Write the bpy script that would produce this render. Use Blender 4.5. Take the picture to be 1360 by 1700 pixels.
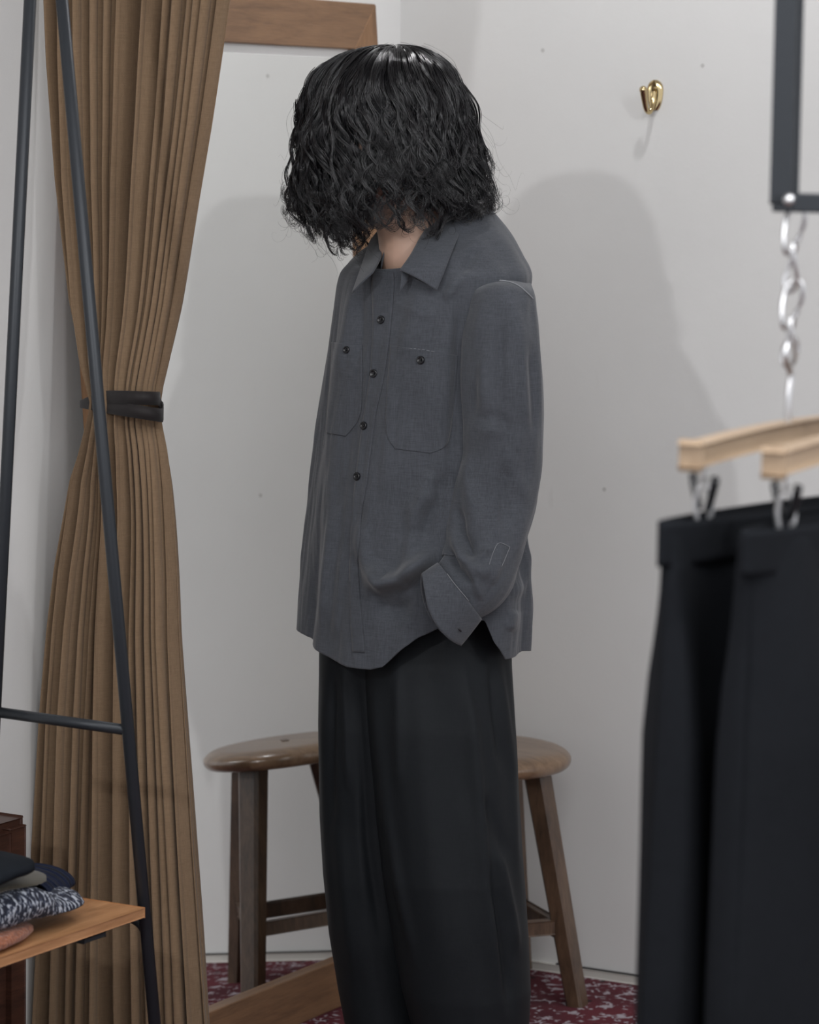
import bpy, bmesh, math, random
import numpy as np
from mathutils import Vector, Matrix, noise
from mathutils.bvhtree import BVHTree

random.seed(7); rng = np.random.default_rng(7)
sc = bpy.context.scene
for o in list(bpy.data.objects): bpy.data.objects.remove(o)
col = sc.collection

# ------------------------------------------------------------------ camera
FOC = 5500.0; CAMZ = 1.506; PITCH = math.atan(636 / FOC); ROLL = 0.014
cd = bpy.data.cameras.new('camera'); cam = bpy.data.objects.new('camera', cd); col.objects.link(cam)
cd.sensor_fit = 'VERTICAL'; cd.sensor_height = 36; cd.lens = FOC / 1700 * 36
cam.matrix_world = Matrix.Translation((0, 0, CAMZ)) @ Matrix.Rotation(math.pi/2 - PITCH, 4, 'X') @ Matrix.Rotation(ROLL, 4, 'Z')
cd.dof.use_dof = True; cd.dof.focus_distance = 4.98; cd.dof.aperture_fstop = 5.6
cd.clip_end = 60
sc.camera = cam

# ------------------------------------------------------------------ light and exposure
w = bpy.data.worlds.new('world'); sc.world = w; w.use_nodes = True
w.node_tree.nodes['Background'].inputs[0].default_value = (.94, .96, 1, 1)
w.node_tree.nodes['Background'].inputs[1].default_value = 1.08
def lamp(name, kind, loc, energy, color, size, target=None, spot=None):
    l = bpy.data.lights.new(name, kind); l.energy = energy; l.color = color
    if kind == 'AREA': l.size = size
    else: l.shadow_soft_size = size
    if spot: l.spot_size = math.radians(spot); l.spot_blend = .6
    o = bpy.data.objects.new(name, l); col.objects.link(o); o.location = loc
    if target is not None:
        o.rotation_euler = (Vector(target) - Vector(loc)).to_track_quat('-Z', 'Y').to_euler()
    return o
lamp('spot_key', 'SPOT', (-1.70, .68, 2.64), 140, (.985, .985, 1), .05, (.1, 5.2, 1.1), 70)
lamp('spot_downlight', 'SPOT', (.42, 5.2, 2.62), 22, (.985, .98, 1), .035, (.30, 5.25, 0), 125)
lamp('spot_right', 'SPOT', (2.0, 1.6, 2.6), 52, (.985, .985, 1), .06, (-.4, 5.0, 1.0), 70)
lamp('added_soft_fill', 'AREA', (.5, 3.0, 2.70), 68, (.97, .98, 1), 2.2, (.35, 4.3, 0))  # added overhead fill for the soft light, no fixture of its own
sc.view_settings.view_transform = 'Standard'; sc.view_settings.look = 'None'
sc.view_settings.gamma = 1; sc.view_settings.use_curve_mapping = False
sc.view_settings.exposure = 0.0

# ------------------------------------------------------------------ axes of the room
CORNER = Vector((-.029, 6.01, 0))
E = Vector((.5, .866, 0)).normalized()           # along the left wall, away from the camera
A = Vector((.866, -.5, 0)).normalized()          # out of the left wall
UP = Vector((0, 0, 1))
CM = cam.matrix_world.copy(); CMI = CM.inverted()
CO = Vector((0, 0, CAMZ))
def ray(px, py):
    v = CM.to_3x3() @ Vector(((px - 680) / FOC, -(py - 850) / FOC, -1)); return v
def at(px, py, d):
    r = ray(px, py); return CO + r * (d / r.y)
def proj(P):
    P = np.asarray(P, float); M = np.array(CMI); q = P @ M[:3, :3].T + M[:3, 3]
    return 680 + FOC * q[..., 0] / -q[..., 2], 850 - FOC * q[..., 1] / -q[..., 2]

# ------------------------------------------------------------------ materials
def s2l(c):
    c = c / 255; return c / 12.92 if c <= .04045 else ((c + .055) / 1.055) ** 2.4
def rgb(r, g, b): return (s2l(r), s2l(g), s2l(b), 1)
class Mat:
    def __init__(s, name):
        s.m = bpy.data.materials.new(name); s.m.use_nodes = True; s.t = s.m.node_tree
        s.b = s.t.nodes['Principled BSDF']; s.tc = s.t.nodes.new('ShaderNodeTexCoord')
    def n(s, typ, **kw):
        x = s.t.nodes.new(typ)
        for k, v in kw.items():
            if k in x.inputs: x.inputs[k].default_value = v
            else: setattr(x, k, v)
        return x
    def l(s, a, b): s.t.links.new(a, b)
    def coord(s, scale=(1, 1, 1), rot=(0, 0, 0), kind='Object'):
        src = s.tc.outputs[kind]
        if any(rot):
            m0 = s.n('ShaderNodeMapping'); m0.inputs['Rotation'].default_value = rot; s.l(src, m0.inputs[0]); src = m0.outputs[0]
        mp = s.n('ShaderNodeMapping'); mp.inputs['Scale'].default_value = scale
        s.l(src, mp.inputs[0]); return mp.outputs[0]
    def noise(s, vec, scale, detail=3, rough=.5, dist=0):
        x = s.n('ShaderNodeTexNoise', Scale=scale, Detail=detail, Roughness=rough, Distortion=dist); s.l(vec, x.inputs['Vector']); return x.outputs['Fac']
    def ramp(s, fac, stops):
        r = s.n('ShaderNodeValToRGB'); e = r.color_ramp.elements
        while len(e) < len(stops): e.new(.5)
        for i, (p, c) in enumerate(stops): e[i].position = p; e[i].color = c
        s.l(fac, r.inputs[0]); return r.outputs[0]
    def mix(s, fac, a, b, mode='MIX'):
        x = s.n('ShaderNodeMix', data_type='RGBA', blend_type=mode)
        if isinstance(fac, (int, float)): x.inputs[0].default_value = fac
        else: s.l(fac, x.inputs[0])
        for i, v in ((6, a), (7, b)):
            if isinstance(v, tuple): x.inputs[i].default_value = v
            else: s.l(v, x.inputs[i])
        return x.outputs[2]
    def bump(s, h, strength, dist, prev=None):
        x = s.n('ShaderNodeBump', Strength=strength, Distance=dist); s.l(h, x.inputs['Height'])
        if prev: s.l(prev, x.inputs['Normal'])
        s.l(x.outputs[0], s.b.inputs['Normal']); return x.outputs[0]
    def color(s, c):
        if isinstance(c, tuple): s.b.inputs['Base Color'].default_value = c
        else: s.l(c, s.b.inputs['Base Color'])
    def set(s, **kw):
        for k, v in kw.items(): s.b.inputs[k.replace('_', ' ')].default_value = v
        return s

def cloth_mat(name, c1, c2, rough=.9, sheen=.25, weave=900, slub=True, wstr=.35, blot=6, spec=.22):
    m = Mat(name); m.set(Roughness=rough, Sheen_Weight=sheen, Sheen_Roughness=.5)
    m.b.inputs['Specular IOR Level'].default_value = spec
    a = m.noise(m.coord((1, 1, 14)), 60, 3, .6); b = m.noise(m.coord((10, 10, 1)), 60, 3, .6)
    big = m.noise(m.coord(), blot, 3, .6)
    ad = m.n('ShaderNodeMath', operation='ADD'); m.l(a, ad.inputs[0]); m.l(b, ad.inputs[1])
    ad2 = m.n('ShaderNodeMath', operation='MULTIPLY_ADD'); m.l(ad.outputs[0], ad2.inputs[0]); ad2.inputs[1].default_value = .4
    mu = m.n('ShaderNodeMath', operation='MULTIPLY'); m.l(big, mu.inputs[0]); mu.inputs[1].default_value = .25; m.l(mu.outputs[0], ad2.inputs[2])
    m.color(m.ramp(ad2.outputs[0], [(.30, c1), (.72, c2)]))
    fine = m.noise(m.coord(), weave, 2, .6)
    p = m.bump(fine, wstr, .0008)
    return m.m
def wood_mat(name, c1, c2, c3, scale=(1, 1, 1), rot=(0, 0, 0), rough=.45, coat=0, g=14):
    m = Mat(name); m.set(Roughness=rough, Coat_Weight=coat, Coat_Roughness=.15)
    v = m.coord(scale, rot); n1 = m.noise(v, g, 6, .65, .6); n2 = m.noise(v, g * 6, 3, .6)
    c = m.ramp(n1, [(.3, c1), (.5, c2), (.72, c3)])
    m.color(m.mix(.25, c, m.ramp(n2, [(.3, c1), (.7, c3)])))
    m.bump(n2, .15, .002); return m.m

def wall_mat():
    m = Mat('white_plaster'); m.set(Roughness=.85)
    v = m.coord(); n1 = m.noise(v, 1.3, 5, .6); c = m.ramp(n1, [(.25, rgb(213, 213, 211)), (.75, rgb(224, 224, 222))])
    n2 = m.noise(m.coord((3, 3, .8)), 5, 6, .7)
    c = m.mix(m.ramp(n2, [(.66, (0, 0, 0, 1)), (.80, (.35, .35, .35, 1))]), c, rgb(176, 175, 172))
    sp = m.n('ShaderNodeTexVoronoi', Scale=7.0); m.l(v, sp.inputs['Vector'])
    c = m.mix(m.ramp(sp.outputs['Distance'], [(.018, (.5, .5, .5, 1)), (.035, (0, 0, 0, 1))]), c, rgb(150, 148, 144))
    m.color(c); m.bump(m.noise(v, 45, 5, .6), .12, .004); return m.m
def carpet_mat():
    m = Mat('red_floral_carpet'); m.set(Roughness=.97, Sheen_Weight=.05); m.b.inputs['Specular IOR Level'].default_value = .1
    v = m.coord((1, 1, 1), (0, 0, .5))
    w_ = m.n('ShaderNodeTexNoise', Scale=22.0, Detail=2.0); m.l(v, w_.inputs['Vector'])
    vv = m.n('ShaderNodeVectorMath', operation='MULTIPLY_ADD'); m.l(w_.outputs['Color'], vv.inputs[0]); vv.inputs[1].default_value = (.035, .035, 0); m.l(v, vv.inputs[2])
    base = m.ramp(m.noise(v, 5, 3), [(.3, rgb(74, 26, 36)), (.7, rgb(102, 36, 47))])
    v1 = m.n('ShaderNodeTexVoronoi', Scale=21.0, feature='F1'); m.l(vv.outputs[0], v1.inputs['Vector'])
    c = m.mix(m.ramp(v1.outputs['Distance'], [(.10, (1, 1, 1, 1)), (.16, (0, 0, 0, 1))]), base, rgb(28, 22, 24))
    v2 = m.n('ShaderNodeTexVoronoi', Scale=50.0, feature='DISTANCE_TO_EDGE'); m.l(vv.outputs[0], v2.inputs['Vector'])
    brk = m.ramp(m.noise(v, 38, 2), [(.52, (0, 0, 0, 1)), (.58, (1, 1, 1, 1))])
    e = m.ramp(v2.outputs['Distance'], [(.06, (1, 1, 1, 1)), (.12, (0, 0, 0, 1))])
    f = m.mix(1.0, e, brk, 'MULTIPLY'); c = m.mix(f, c, rgb(172, 163, 170))
    v3 = m.n('ShaderNodeTexVoronoi', Scale=55.0); m.l(vv.outputs[0], v3.inputs['Vector'])
    f3 = m.mix(1.0, m.ramp(v3.outputs['Distance'], [(.14, (1, 1, 1, 1)), (.22, (0, 0, 0, 1))]), m.ramp(m.noise(v, 11, 2), [(.5, (0, 0, 0, 1)), (.56, (1, 1, 1, 1))]), 'MULTIPLY')
    c = m.mix(f3, c, rgb(176, 170, 178)); m.color(c)
    m.bump(m.noise(v, 420, 2), .6, .004); return m.m
M = {}
M['wall'] = wall_mat(); M['carpet'] = carpet_mat()
M['shirt'] = cloth_mat('charcoal_chambray', rgb(50, 53, 58), rgb(80, 83, 89), .85, .2)
M['stitch'] = cloth_mat('pale_stitching', rgb(118, 121, 126), rgb(140, 142, 146))
M['trousers'] = cloth_mat('black_drape_cloth', rgb(23, 26, 29), rgb(31, 34, 37), .6, .0, 1400, wstr=.12, spec=.14)
M['black_cloth'] = cloth_mat('black_wool', rgb(22, 24, 27), rgb(30, 32, 36), .9, .0, spec=.08)
M['curtain'] = cloth_mat('brown_curtain_cloth', rgb(112, 92, 71), rgb(137, 114, 90), .95, .15, 700, wstr=.5)
M['tape'] = cloth_mat('black_ribbon', rgb(30, 27, 27), rgb(40, 36, 36), .6, .1)
m = Mat('button_horn'); m.color(rgb(24, 25, 28)); m.set(Roughness=.25); M['button'] = m.m
m = Mat('black_steel'); m.color(rgb(42, 46, 51)); m.set(Roughness=.42, Metallic=.3); m.bump(m.noise(m.coord(), 120, 3), .08, .002); M['steel'] = m.m
m = Mat('chrome'); m.color((.66, .66, .67, 1)); m.set(Roughness=.33, Metallic=1); M['chrome'] = m.m
m = Mat('brass'); m.color(rgb(196, 176, 134)); m.set(Roughness=.1, Metallic=1); M['brass'] = m.m
m = Mat('mirror_glass'); m.color((.93, .94, .93, 1)); m.set(Roughness=.0, Metallic=1); M['mirror'] = m.m
m = Mat('skin'); m.set(Roughness=.55, Subsurface_Weight=.05, Subsurface_Scale=.01)
m.color(m.ramp(m.noise(m.coord(), 18, 3), [(.3, rgb(170, 138, 119)), (.7, rgb(186, 153, 134))])); m.bump(m.noise(m.coord(), 350, 2), .05, .001); M['skin'] = m.m
m = Mat('wavy_black_hair'); m.color(rgb(20, 20, 23)); m.set(Roughness=.24); m.b.inputs['Specular IOR Level'].default_value = .85; M['hair'] = m.m
M['frame_wood'] = wood_mat('oak_frame', rgb(106, 76, 50), rgb(136, 100, 68), rgb(156, 118, 82), (9, 9, .8), (0, 0, 0), .45, .05, 5)
M['frame_wood_h'] = wood_mat('oak_frame_rail', rgb(100, 73, 51), rgb(126, 94, 67), rgb(144, 110, 79), (.8, 9, 9), (0, 0, math.radians(-60)), .45, .05, 5)
M['stool'] = wood_mat('dark_stained_stool', rgb(52, 38, 28), rgb(84, 64, 48), rgb(112, 88, 68), (5, 5, 1), (0, 0, .3), .42, .1, 8)
M['seat'] = wood_mat('worn_stool_seat', rgb(88, 66, 48), rgb(122, 97, 74), rgb(146, 120, 95), (1, 7, 4), (0, 0, .5), .3, .35, 6)
M['shelf'] = wood_mat('honey_shelf', rgb(150, 104, 66), rgb(180, 130, 88), rgb(202, 154, 110), (1, 8, 8), (0, 0, math.radians(-60)), .45, .1, 5)
M['hanger'] = wood_mat('pale_beech', rgb(148, 126, 102), rgb(165, 142, 117), rgb(180, 157, 131), (1, 8, 8), (0, 0, math.radians(-60)), .5, 0, 6)
M['cabinet'] = wood_mat('dark_red_wood', rgb(42, 26, 20), rgb(68, 42, 32), rgb(88, 56, 42), (1, 1, 8), (0, 0, math.radians(-60)), .4, .1, 9)
m = Mat('marled_knit'); m.set(Roughness=.95, Sheen_Weight=.04)
n1 = m.noise(m.coord((1, 1.5, .8), (0, .4, .5)), 150, 2, .5, .4)
m.color(m.ramp(n1, [(.46, rgb(24, 29, 46)), (.54, rgb(58, 66, 88)), (.60, rgb(190, 196, 206))])); m.bump(n1, .9, .006); M['marl'] = m.m
m = Mat('navy_rib_knit'); m.set(Roughness=.95, Sheen_Weight=.03); m.b.inputs['Specular IOR Level'].default_value = .1; m.color(rgb(34, 40, 60))
wv = m.n('ShaderNodeTexWave', Scale=55.0, Distortion=1.0); m.l(m.coord((1, 1, 0), (0, 0, math.radians(-60))), wv.inputs['Vector']); m.bump(wv.outputs['Fac'], .9, .006); M['rib'] = m.m
m = Mat('rust_knit'); m.set(Roughness=.95, Sheen_Weight=.3)
n1 = m.noise(m.coord((1, 1, 1.6)), 160, 2, .6); m.color(m.ramp(n1, [(.3, rgb(120, 66, 42)), (.7, rgb(176, 108, 74))])); m.bump(n1, .8, .005); M['rust'] = m.m
M['olive'] = cloth_mat('olive_cloth', rgb(58, 54, 44), rgb(80, 75, 62)); M['taupe'] = cloth_mat('taupe_cloth', rgb(84, 78, 68), rgb(104, 97, 86))
M['navy'] = cloth_mat('blue_black_cloth', rgb(20, 24, 29), rgb(29, 33, 39), .8, .0, spec=.1)
m = Mat('baseboard_paint'); m.color(rgb(205, 203, 196)); m.set(Roughness=.6); M['base'] = m.m
m = Mat('white_ceiling'); m.color(rgb(225, 224, 220)); m.set(Roughness=.9); M['ceil'] = m.m

# ------------------------------------------------------------------ object helpers
def link(name, me, mat, parent=None, smooth=True):
    o = bpy.data.objects.new(name, me); col.objects.link(o)
    for mm in (mat if isinstance(mat, (list, tuple)) else [mat]): me.materials.append(mm)
    if smooth: me.polygons.foreach_set('use_smooth', [True] * len(me.polygons))
    if parent is not None:
        o.parent = parent; o.matrix_parent_inverse = Matrix.Translation(-parent.location)
    return o
def mesh(name, v, f, mat, parent=None, smooth=True):
    me = bpy.data.meshes.new(name); me.from_pydata([tuple(map(float, p)) for p in v], [], [tuple(map(int, q)) for q in f]); me.validate(); me.update()
    return link(name, me, mat, parent, smooth)
def from_bm(name, bm, mat, parent=None, smooth=True):
    bmesh.ops.recalc_face_normals(bm, faces=bm.faces)
    me = bpy.data.meshes.new(name); bm.to_mesh(me); bm.free(); return link(name, me, mat, parent, smooth)
def tag(o, label=None, cat=None, group=None, kind=None):
    if label: o['label'] = label
    if cat: o['category'] = cat
    if group: o['group'] = group
    if kind: o['kind'] = kind
    return o
def thing(name, loc, label, cat, group=None):
    o = bpy.data.objects.new(name, None); col.objects.link(o); o.location = loc; o.empty_display_size = .1
    return tag(o, label, cat, group)
def box(bm, c, ax, ay, az, bev=0, seg=2):
    """box centred at c with half-axis vectors"""
    r = bmesh.ops.create_cube(bm, size=2.0); vs = r['verts']
    for v in vs:
        q = v.co.copy(); v.co = Vector(c) + Vector(ax) * q.x + Vector(ay) * q.y + Vector(az) * q.z
    if bev:
        es = list({e for v in vs for e in v.link_edges})
        bmesh.ops.bevel(bm, geom=es, offset=bev, segments=seg, profile=.5, affect='EDGES')
def frames(pts):
    pts = [Vector(p) for p in pts]; out = []; up = None
    for i, p in enumerate(pts):
        t = (pts[min(i + 1, len(pts) - 1)] - pts[max(i - 1, 0)]).normalized()
        if up is None:
            up = Vector((0, 0, 1)) if abs(t.z) < .9 else Vector((1, 0, 0))
        up = (up - t * up.dot(t)).normalized(); out.append((p, t, up, t.cross(up)))
    return out
def tube(bm, pts, r, n=12, ry=None, cap=True, closed=False):
    fr = frames(pts); rings = []
    for i, (p, t, u, s) in enumerate(fr):
        a = r[i] if isinstance(r, (list, tuple)) else r
        b = (ry[i] if isinstance(ry, (list, tuple)) else ry) if ry is not None else a
        rings.append([bm.verts.new(p + u * (a * math.cos(2*math.pi*k/n)) + s * (b * math.sin(2*math.pi*k/n))) for k in range(n)])
    m_ = len(rings)
    for i in range(m_ if closed else m_ - 1):
        A_, B_ = rings[i], rings[(i + 1) % m_]
        for k in range(n): bm.faces.new((A_[k], A_[(k+1) % n], B_[(k+1) % n], B_[k]))
    if cap and not closed: bm.faces.new(rings[0][::-1]); bm.faces.new(rings[-1])
def spline(pts, n):
    """catmull-rom resample"""
    P = np.array([list(p) for p in pts], float); k = len(P); out = []
    for t in np.linspace(0, k - 1, n):
        i = min(int(t), k - 2); f = t - i
        p0, p1, p2, p3 = P[max(i-1, 0)], P[i], P[i+1], P[min(i+2, k-1)]
        out.append(.5 * ((2*p1) + (-p0+p2)*f + (2*p0-5*p1+4*p2-p3)*f*f + (-p0+3*p1-3*p2+p3)*f**3))
    return np.array(out)
def grid_mesh(name, P, mat, parent=None, wrap=False, thick=0, cap=False):
    """P [rows, cols, 3]"""
    R, C_ = P.shape[:2]; f = []
    for i in range(R - 1):
        for j in range(C_ if wrap else C_ - 1):
            f.append((i*C_ + j, i*C_ + (j+1) % C_, (i+1)*C_ + (j+1) % C_, (i+1)*C_ + j))
    if cap: f.append(tuple(range(C_))[::-1]); f.append(tuple((R-1)*C_ + j for j in range(C_)))
    o = mesh(name, P.reshape(-1, 3), f, mat, parent)
    if thick:
        md = o.modifiers.new('thickness', 'SOLIDIFY'); md.thickness = thick; md.offset = -1
    return o
def grid_normals(P, wrap):
    du = np.roll(P, -1, 1) - np.roll(P, 1, 1) if wrap else np.gradient(P, axis=1)
    dv = np.gradient(P, axis=0); n = np.cross(du, dv); n /= np.linalg.norm(n, axis=-1, keepdims=True) + 1e-12
    return n
def poly_dist(px, py, line):
    """signed distance to a pixel polyline and position along it 0..1"""
    best = np.full(px.shape, 1e9); sd = np.zeros(px.shape); tt = np.zeros(px.shape)
    L = [math.dist(line[i], line[i+1]) for i in range(len(line)-1)]; tot = sum(L); acc = 0
    for i in range(len(line) - 1):
        ax_, ay_ = line[i]; bx_, by_ = line[i+1]; dx, dy = bx_-ax_, by_-ay_; q = dx*dx + dy*dy
        t = np.clip(((px-ax_)*dx + (py-ay_)*dy) / q, 0, 1)
        ex, ey = px - ax_ - t*dx, py - ay_ - t*dy; d = np.hypot(ex, ey); s = np.sign(dx*ey - dy*ex)
        m_ = d < best; best = np.where(m_, d, best); sd = np.where(m_, d*s, sd); tt = np.where(m_, (acc + t*L[i]) / tot, tt); acc += L[i]
    return sd, tt
def sculpt(P, N, folds, gain=1.0):
    """cloth folds: each (polyline, height m, width px[, sharp side]) raised along the surface normal where it faces the viewer side"""
    folds = [(f_[0], f_[1] * gain, *f_[2:]) for f_ in folds]
    px, py = proj(P); view = P - np.array(CO); view /= np.linalg.norm(view, axis=-1, keepdims=True)
    face = np.clip(-(N * view).sum(-1) * 1.6, 0, 1); D = np.zeros(px.shape)
    for fo in folds:
        line, amp, wd = fo[:3]; asym = fo[3] if len(fo) > 3 else 1.0
        d, t = poly_dist(px, py, line); wdt = np.where(d > 0, wd * asym, wd)
        D += amp * np.exp(-(d / wdt) ** 2) * np.sin(np.clip(np.minimum(t, 1 - t) * 3.6, 0, 1) * math.pi / 2) ** 2
    return P + N * (D * face)[..., None]
def nz(x, y, z): return noise.noise(Vector((x, y, z)))

# ================================================================== THE ROOM
WR = Vector((A.x, A.y, 0)); WR = Vector((.878, -.478, 0)).normalized()     # along the right wall, towards the camera
def wall(name, p0, p1, h, inward):
    bm = bmesh.new(); d = (p1 - p0); c = (p0 + p1) / 2 + UP * h / 2 - inward * .05
    box(bm, c, d / 2, inward * .05, UP * h / 2); o = from_bm(name, bm, M['wall'], None, False); return tag(o, kind='structure')
nR = Vector((-.478, -.878, 0)).normalized()
wall('wall_right', CORNER - WR * .1, CORNER + WR * 4.2, 2.75, nR)
wall('wall_left', CORNER + E * .1, CORNER - E * 5.4, 2.75, A)
bm = bmesh.new(); box(bm, (0, 2.8, -.05), (3.9, 0, 0), (0, 3.9, 0), (0, 0, .05)); tag(from_bm('floor', bm, M['carpet'], None, False), kind='structure')
bm = bmesh.new(); box(bm, (0, 2.8, 2.80), (3.9, 0, 0), (0, 3.9, 0), (0, 0, .05)); tag(from_bm('ceiling', bm, M['ceil'], None, False), kind='structure')
def baseb(name, p0, p1, nrm):
    bm = bmesh.new(); d = p1 - p0
    box(bm, (p0 + p1) / 2 + nrm * .005 + UP * .007, d / 2, nrm * .005, UP * .007, .002)
    tag(from_bm(name, bm, M['base'], None, False), kind='structure')
baseb('baseboard_right', CORNER + WR * .012, CORNER + WR * 4.1, nR)
baseb('baseboard_left', CORNER - E * .0, CORNER - E * 5.2, A)

bm = bmesh.new()
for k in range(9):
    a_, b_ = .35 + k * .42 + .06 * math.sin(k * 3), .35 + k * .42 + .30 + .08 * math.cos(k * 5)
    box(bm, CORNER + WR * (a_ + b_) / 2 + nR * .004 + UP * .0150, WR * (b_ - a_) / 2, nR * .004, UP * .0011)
tag(from_bm('gap_shade_1', bm, M['tape'], None, False), kind='structure')  # thin dark strips drawn as the shaded crack along the baseboard top

# ================================================================== MIRROR
MTH, MTA = math.radians(60.0), math.radians(4.7)
mO = Vector((.051, 5.851, 0)); mE = E.copy(); mU = UP * math.cos(MTA) - A * math.sin(MTA); mN = A * math.cos(MTA) + UP * math.sin(MTA)
HB, MW = .081, .92; MH = 1.568 + 2 * HB
mir = thing('leaning_mirror', mO - mE * MW / 2, 'tall leaning mirror in a brown wooden frame reflecting the stool and white wall', 'mirror')
def frame_piece(poly, mat):
    """poly: list of (s along -E from right corner, t up) -> extruded 25 mm board"""
    bm = bmesh.new(); fr, bk = [], []
    for s, t in poly:
        p = mO - mE * s + mU * t; fr.append(bm.verts.new(p)); bk.append(bm.verts.new(p - mN * .028))
    n = len(poly); bm.faces.new(fr); bm.faces.new(bk[::-1])
    for i in range(n): bm.faces.new((fr[i], bk[i], bk[(i+1) % n], fr[(i+1) % n]))
    bmesh.ops.recalc_face_normals(bm, faces=bm.faces)
    bmesh.ops.bevel(bm, geom=bm.edges[:], offset=.0015, segments=1, affect='EDGES')
    return from_bm('frame_board', bm, mat, mir, False)
frame_piece([(0, MH), (MW, MH), (MW - HB, MH - HB), (HB, MH - HB)], M['frame_wood_h'])
frame_piece([(HB, 0), (MW - HB, 0), (MW - HB, HB), (HB, HB)], M['frame_wood_h'])
frame_piece([(0, 0), (HB, 0), (HB, MH - HB), (0, MH)], M['frame_wood'])
frame_piece([(MW - HB, 0), (MW, 0), (MW, MH), (MW - HB, MH - HB)], M['frame_wood'])
bm = bmesh.new(); box(bm, mO - mE * MW / 2 + mU * MH / 2 - mN * .018, mE * (MW / 2 - HB + .01), mN * .003, mU * (MH / 2 - HB + .01))
from_bm('glass', bm, M['mirror'], mir, False)
bm = bmesh.new(); box(bm, mO - mE * MW / 2 + mU * MH / 2 - mN * .0275, mE * (MW / 2 - .02), mN * .003, mU * (MH / 2 - .02))
from_bm('backing_board', bm, M['stool'], mir, False)

# ================================================================== BRASS HOOK
hp = None
def wall_right_pt(px, py):
    r = ray(px, py); t = (CORNER - CO).dot(nR) / r.dot(nR); return CO + r * t
hk = wall_right_pt(1088, 158)
hook = thing('coat_hook', hk, 'small polished brass coat hook screwed to the white wall', 'hook')
def hpt(sx, up, out): return hk + WR * sx + UP * up + nR * out
bm = bmesh.new()
rings = []
for i, t in enumerate(np.linspace(0, 1, 15)):
    z = .026 - .052 * t; wdt = .0142 * math.sqrt(max(0, 1 - ((t - .33) / (.335 if t < .33 else .72)) ** 2)) + .0012
    rings.append([bm.verts.new(hpt(wdt * math.cos(a), z, .0005 + .006 * max(0, math.sin(a)))) for a in np.linspace(0, math.pi, 11)])
for i in range(14):
    for k in range(10): bm.faces.new((rings[i][k], rings[i][k+1], rings[i+1][k+1], rings[i+1][k]))
from_bm('back_plate', bm, M['brass'], hook)
bm = bmesh.new()
tube(bm, spline([hpt(0, .006, .006), hpt(0, -.014, .009), hpt(-.001, -.029, .018), hpt(-.002, -.026, .030), hpt(-.003, -.008, .038), hpt(-.003, .007, .043)], 30), [.0062 - .0022 * math.sin(min(1, i/15)*1.57) + .0022 * max(0, (i - 15) / 14) ** 1.3 for i in range(30)], 18)
bmesh.ops.create_uvsphere(bm, u_segments=20, v_segments=14, radius=.0068, matrix=Matrix.Translation(hpt(-.003, .0085, .0435)))
from_bm('prong', bm, M['brass'], hook)
for zz in (.012, -.010):
    bm = bmesh.new(); bmesh.ops.create_uvsphere(bm, u_segments=12, v_segments=8, radius=.003, matrix=Matrix.Translation(hpt(.003, zz, .007))); from_bm('screw', bm, M['brass'], hook)

# ================================================================== STOOL
S0 = Vector((.137, 5.688, 0)); SH = .44
stool = thing('wooden_stool', S0, 'round worn brown wooden stool with splayed legs standing against the white wall', 'stool')
prof = [(0, SH), (.08, SH), (.120, SH - .001), (.138, SH - .005), (.148, SH - .012), (.151, SH - .020), (.148, SH - .029), (.139, SH - .035), (.12, SH - .037), (0, SH - .037)]
prof = [(0, SH)] + [tuple(q) for q in spline(prof[1:-1], 28)] + [(0, SH - .037)]
nseg = 64; P = np.zeros((len(prof), nseg, 3))
for i, (r_, z_) in enumerate(prof):
    for k in range(nseg):
        a = 2*math.pi*k/nseg; P[i, k] = (S0.x + max(r_, .0005)*math.cos(a), S0.y + max(r_, .0005)*math.sin(a), z_)
grid_mesh('seat', P, M['seat'], stool, wrap=True, cap=True)
bm = bmesh.new(); box(bm, S0 + UP * (SH + .0005), (.016, .006, 0), (-.002, .006, 0), (0, 0, .0006), .0004); from_bm('seat_inlay', bm, M['stool'], stool, False)
TH0 = math.radians(-24); lp = []
for k in range(4):
    a = TH0 + k * math.pi / 2; rd = Vector((math.cos(a), math.sin(a), 0)); tg = Vector((-rd.y, rd.x, 0))
    top = S0 + rd * .098 + UP * (SH - .034); bot = S0 + rd * (.182 if k != 2 else .140)
    lp.append((top, bot)); bm = bmesh.new(); rings = []
    for t in np.linspace(0, 1, 9):
        c = top.lerp(bot, t); wt = .0235 - .004 * t; wr = .019 - .004 * t; b_ = .3
        rg = []
        for cx_, cy_ in ((1, b_), (b_, 1), (-b_, 1), (-1, b_), (-1, -b_), (-b_, -1), (b_, -1), (1, -b_)):
            rg.append(bm.verts.new(c + tg * wt * (cx_ if abs(cx_) == 1 else cx_ * 2.4) + rd * wr * (cy_ if abs(cy_) == 1 else cy_ * 2.4)))
        rings.append(rg)
    for i in range(8):
        for j in range(8): bm.faces.new((rings[i][j], rings[i][(j+1) % 8], rings[i+1][(j+1) % 8], rings[i+1][j]))
    bm.faces.new(rings[0]); bm.faces.new(rings[-1][::-1]); from_bm('leg', bm, M['stool'], stool, False)
for k in range(4):
    z_ = .125 + .012 * (k % 2)
    q = [a.lerp(b, 1 - z_ / (SH - .034)) for a, b in (lp[k], lp[(k+1) % 4])]
    d = q[1] - q[0]; s_ = d.cross(UP).normalized(); bm = bmesh.new(); box(bm, (q[0] + q[1]) / 2, d / 2 * .94, s_ * .009, UP * .0125, .002); from_bm('stretcher', bm, M['stool'], stool, False)

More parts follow.
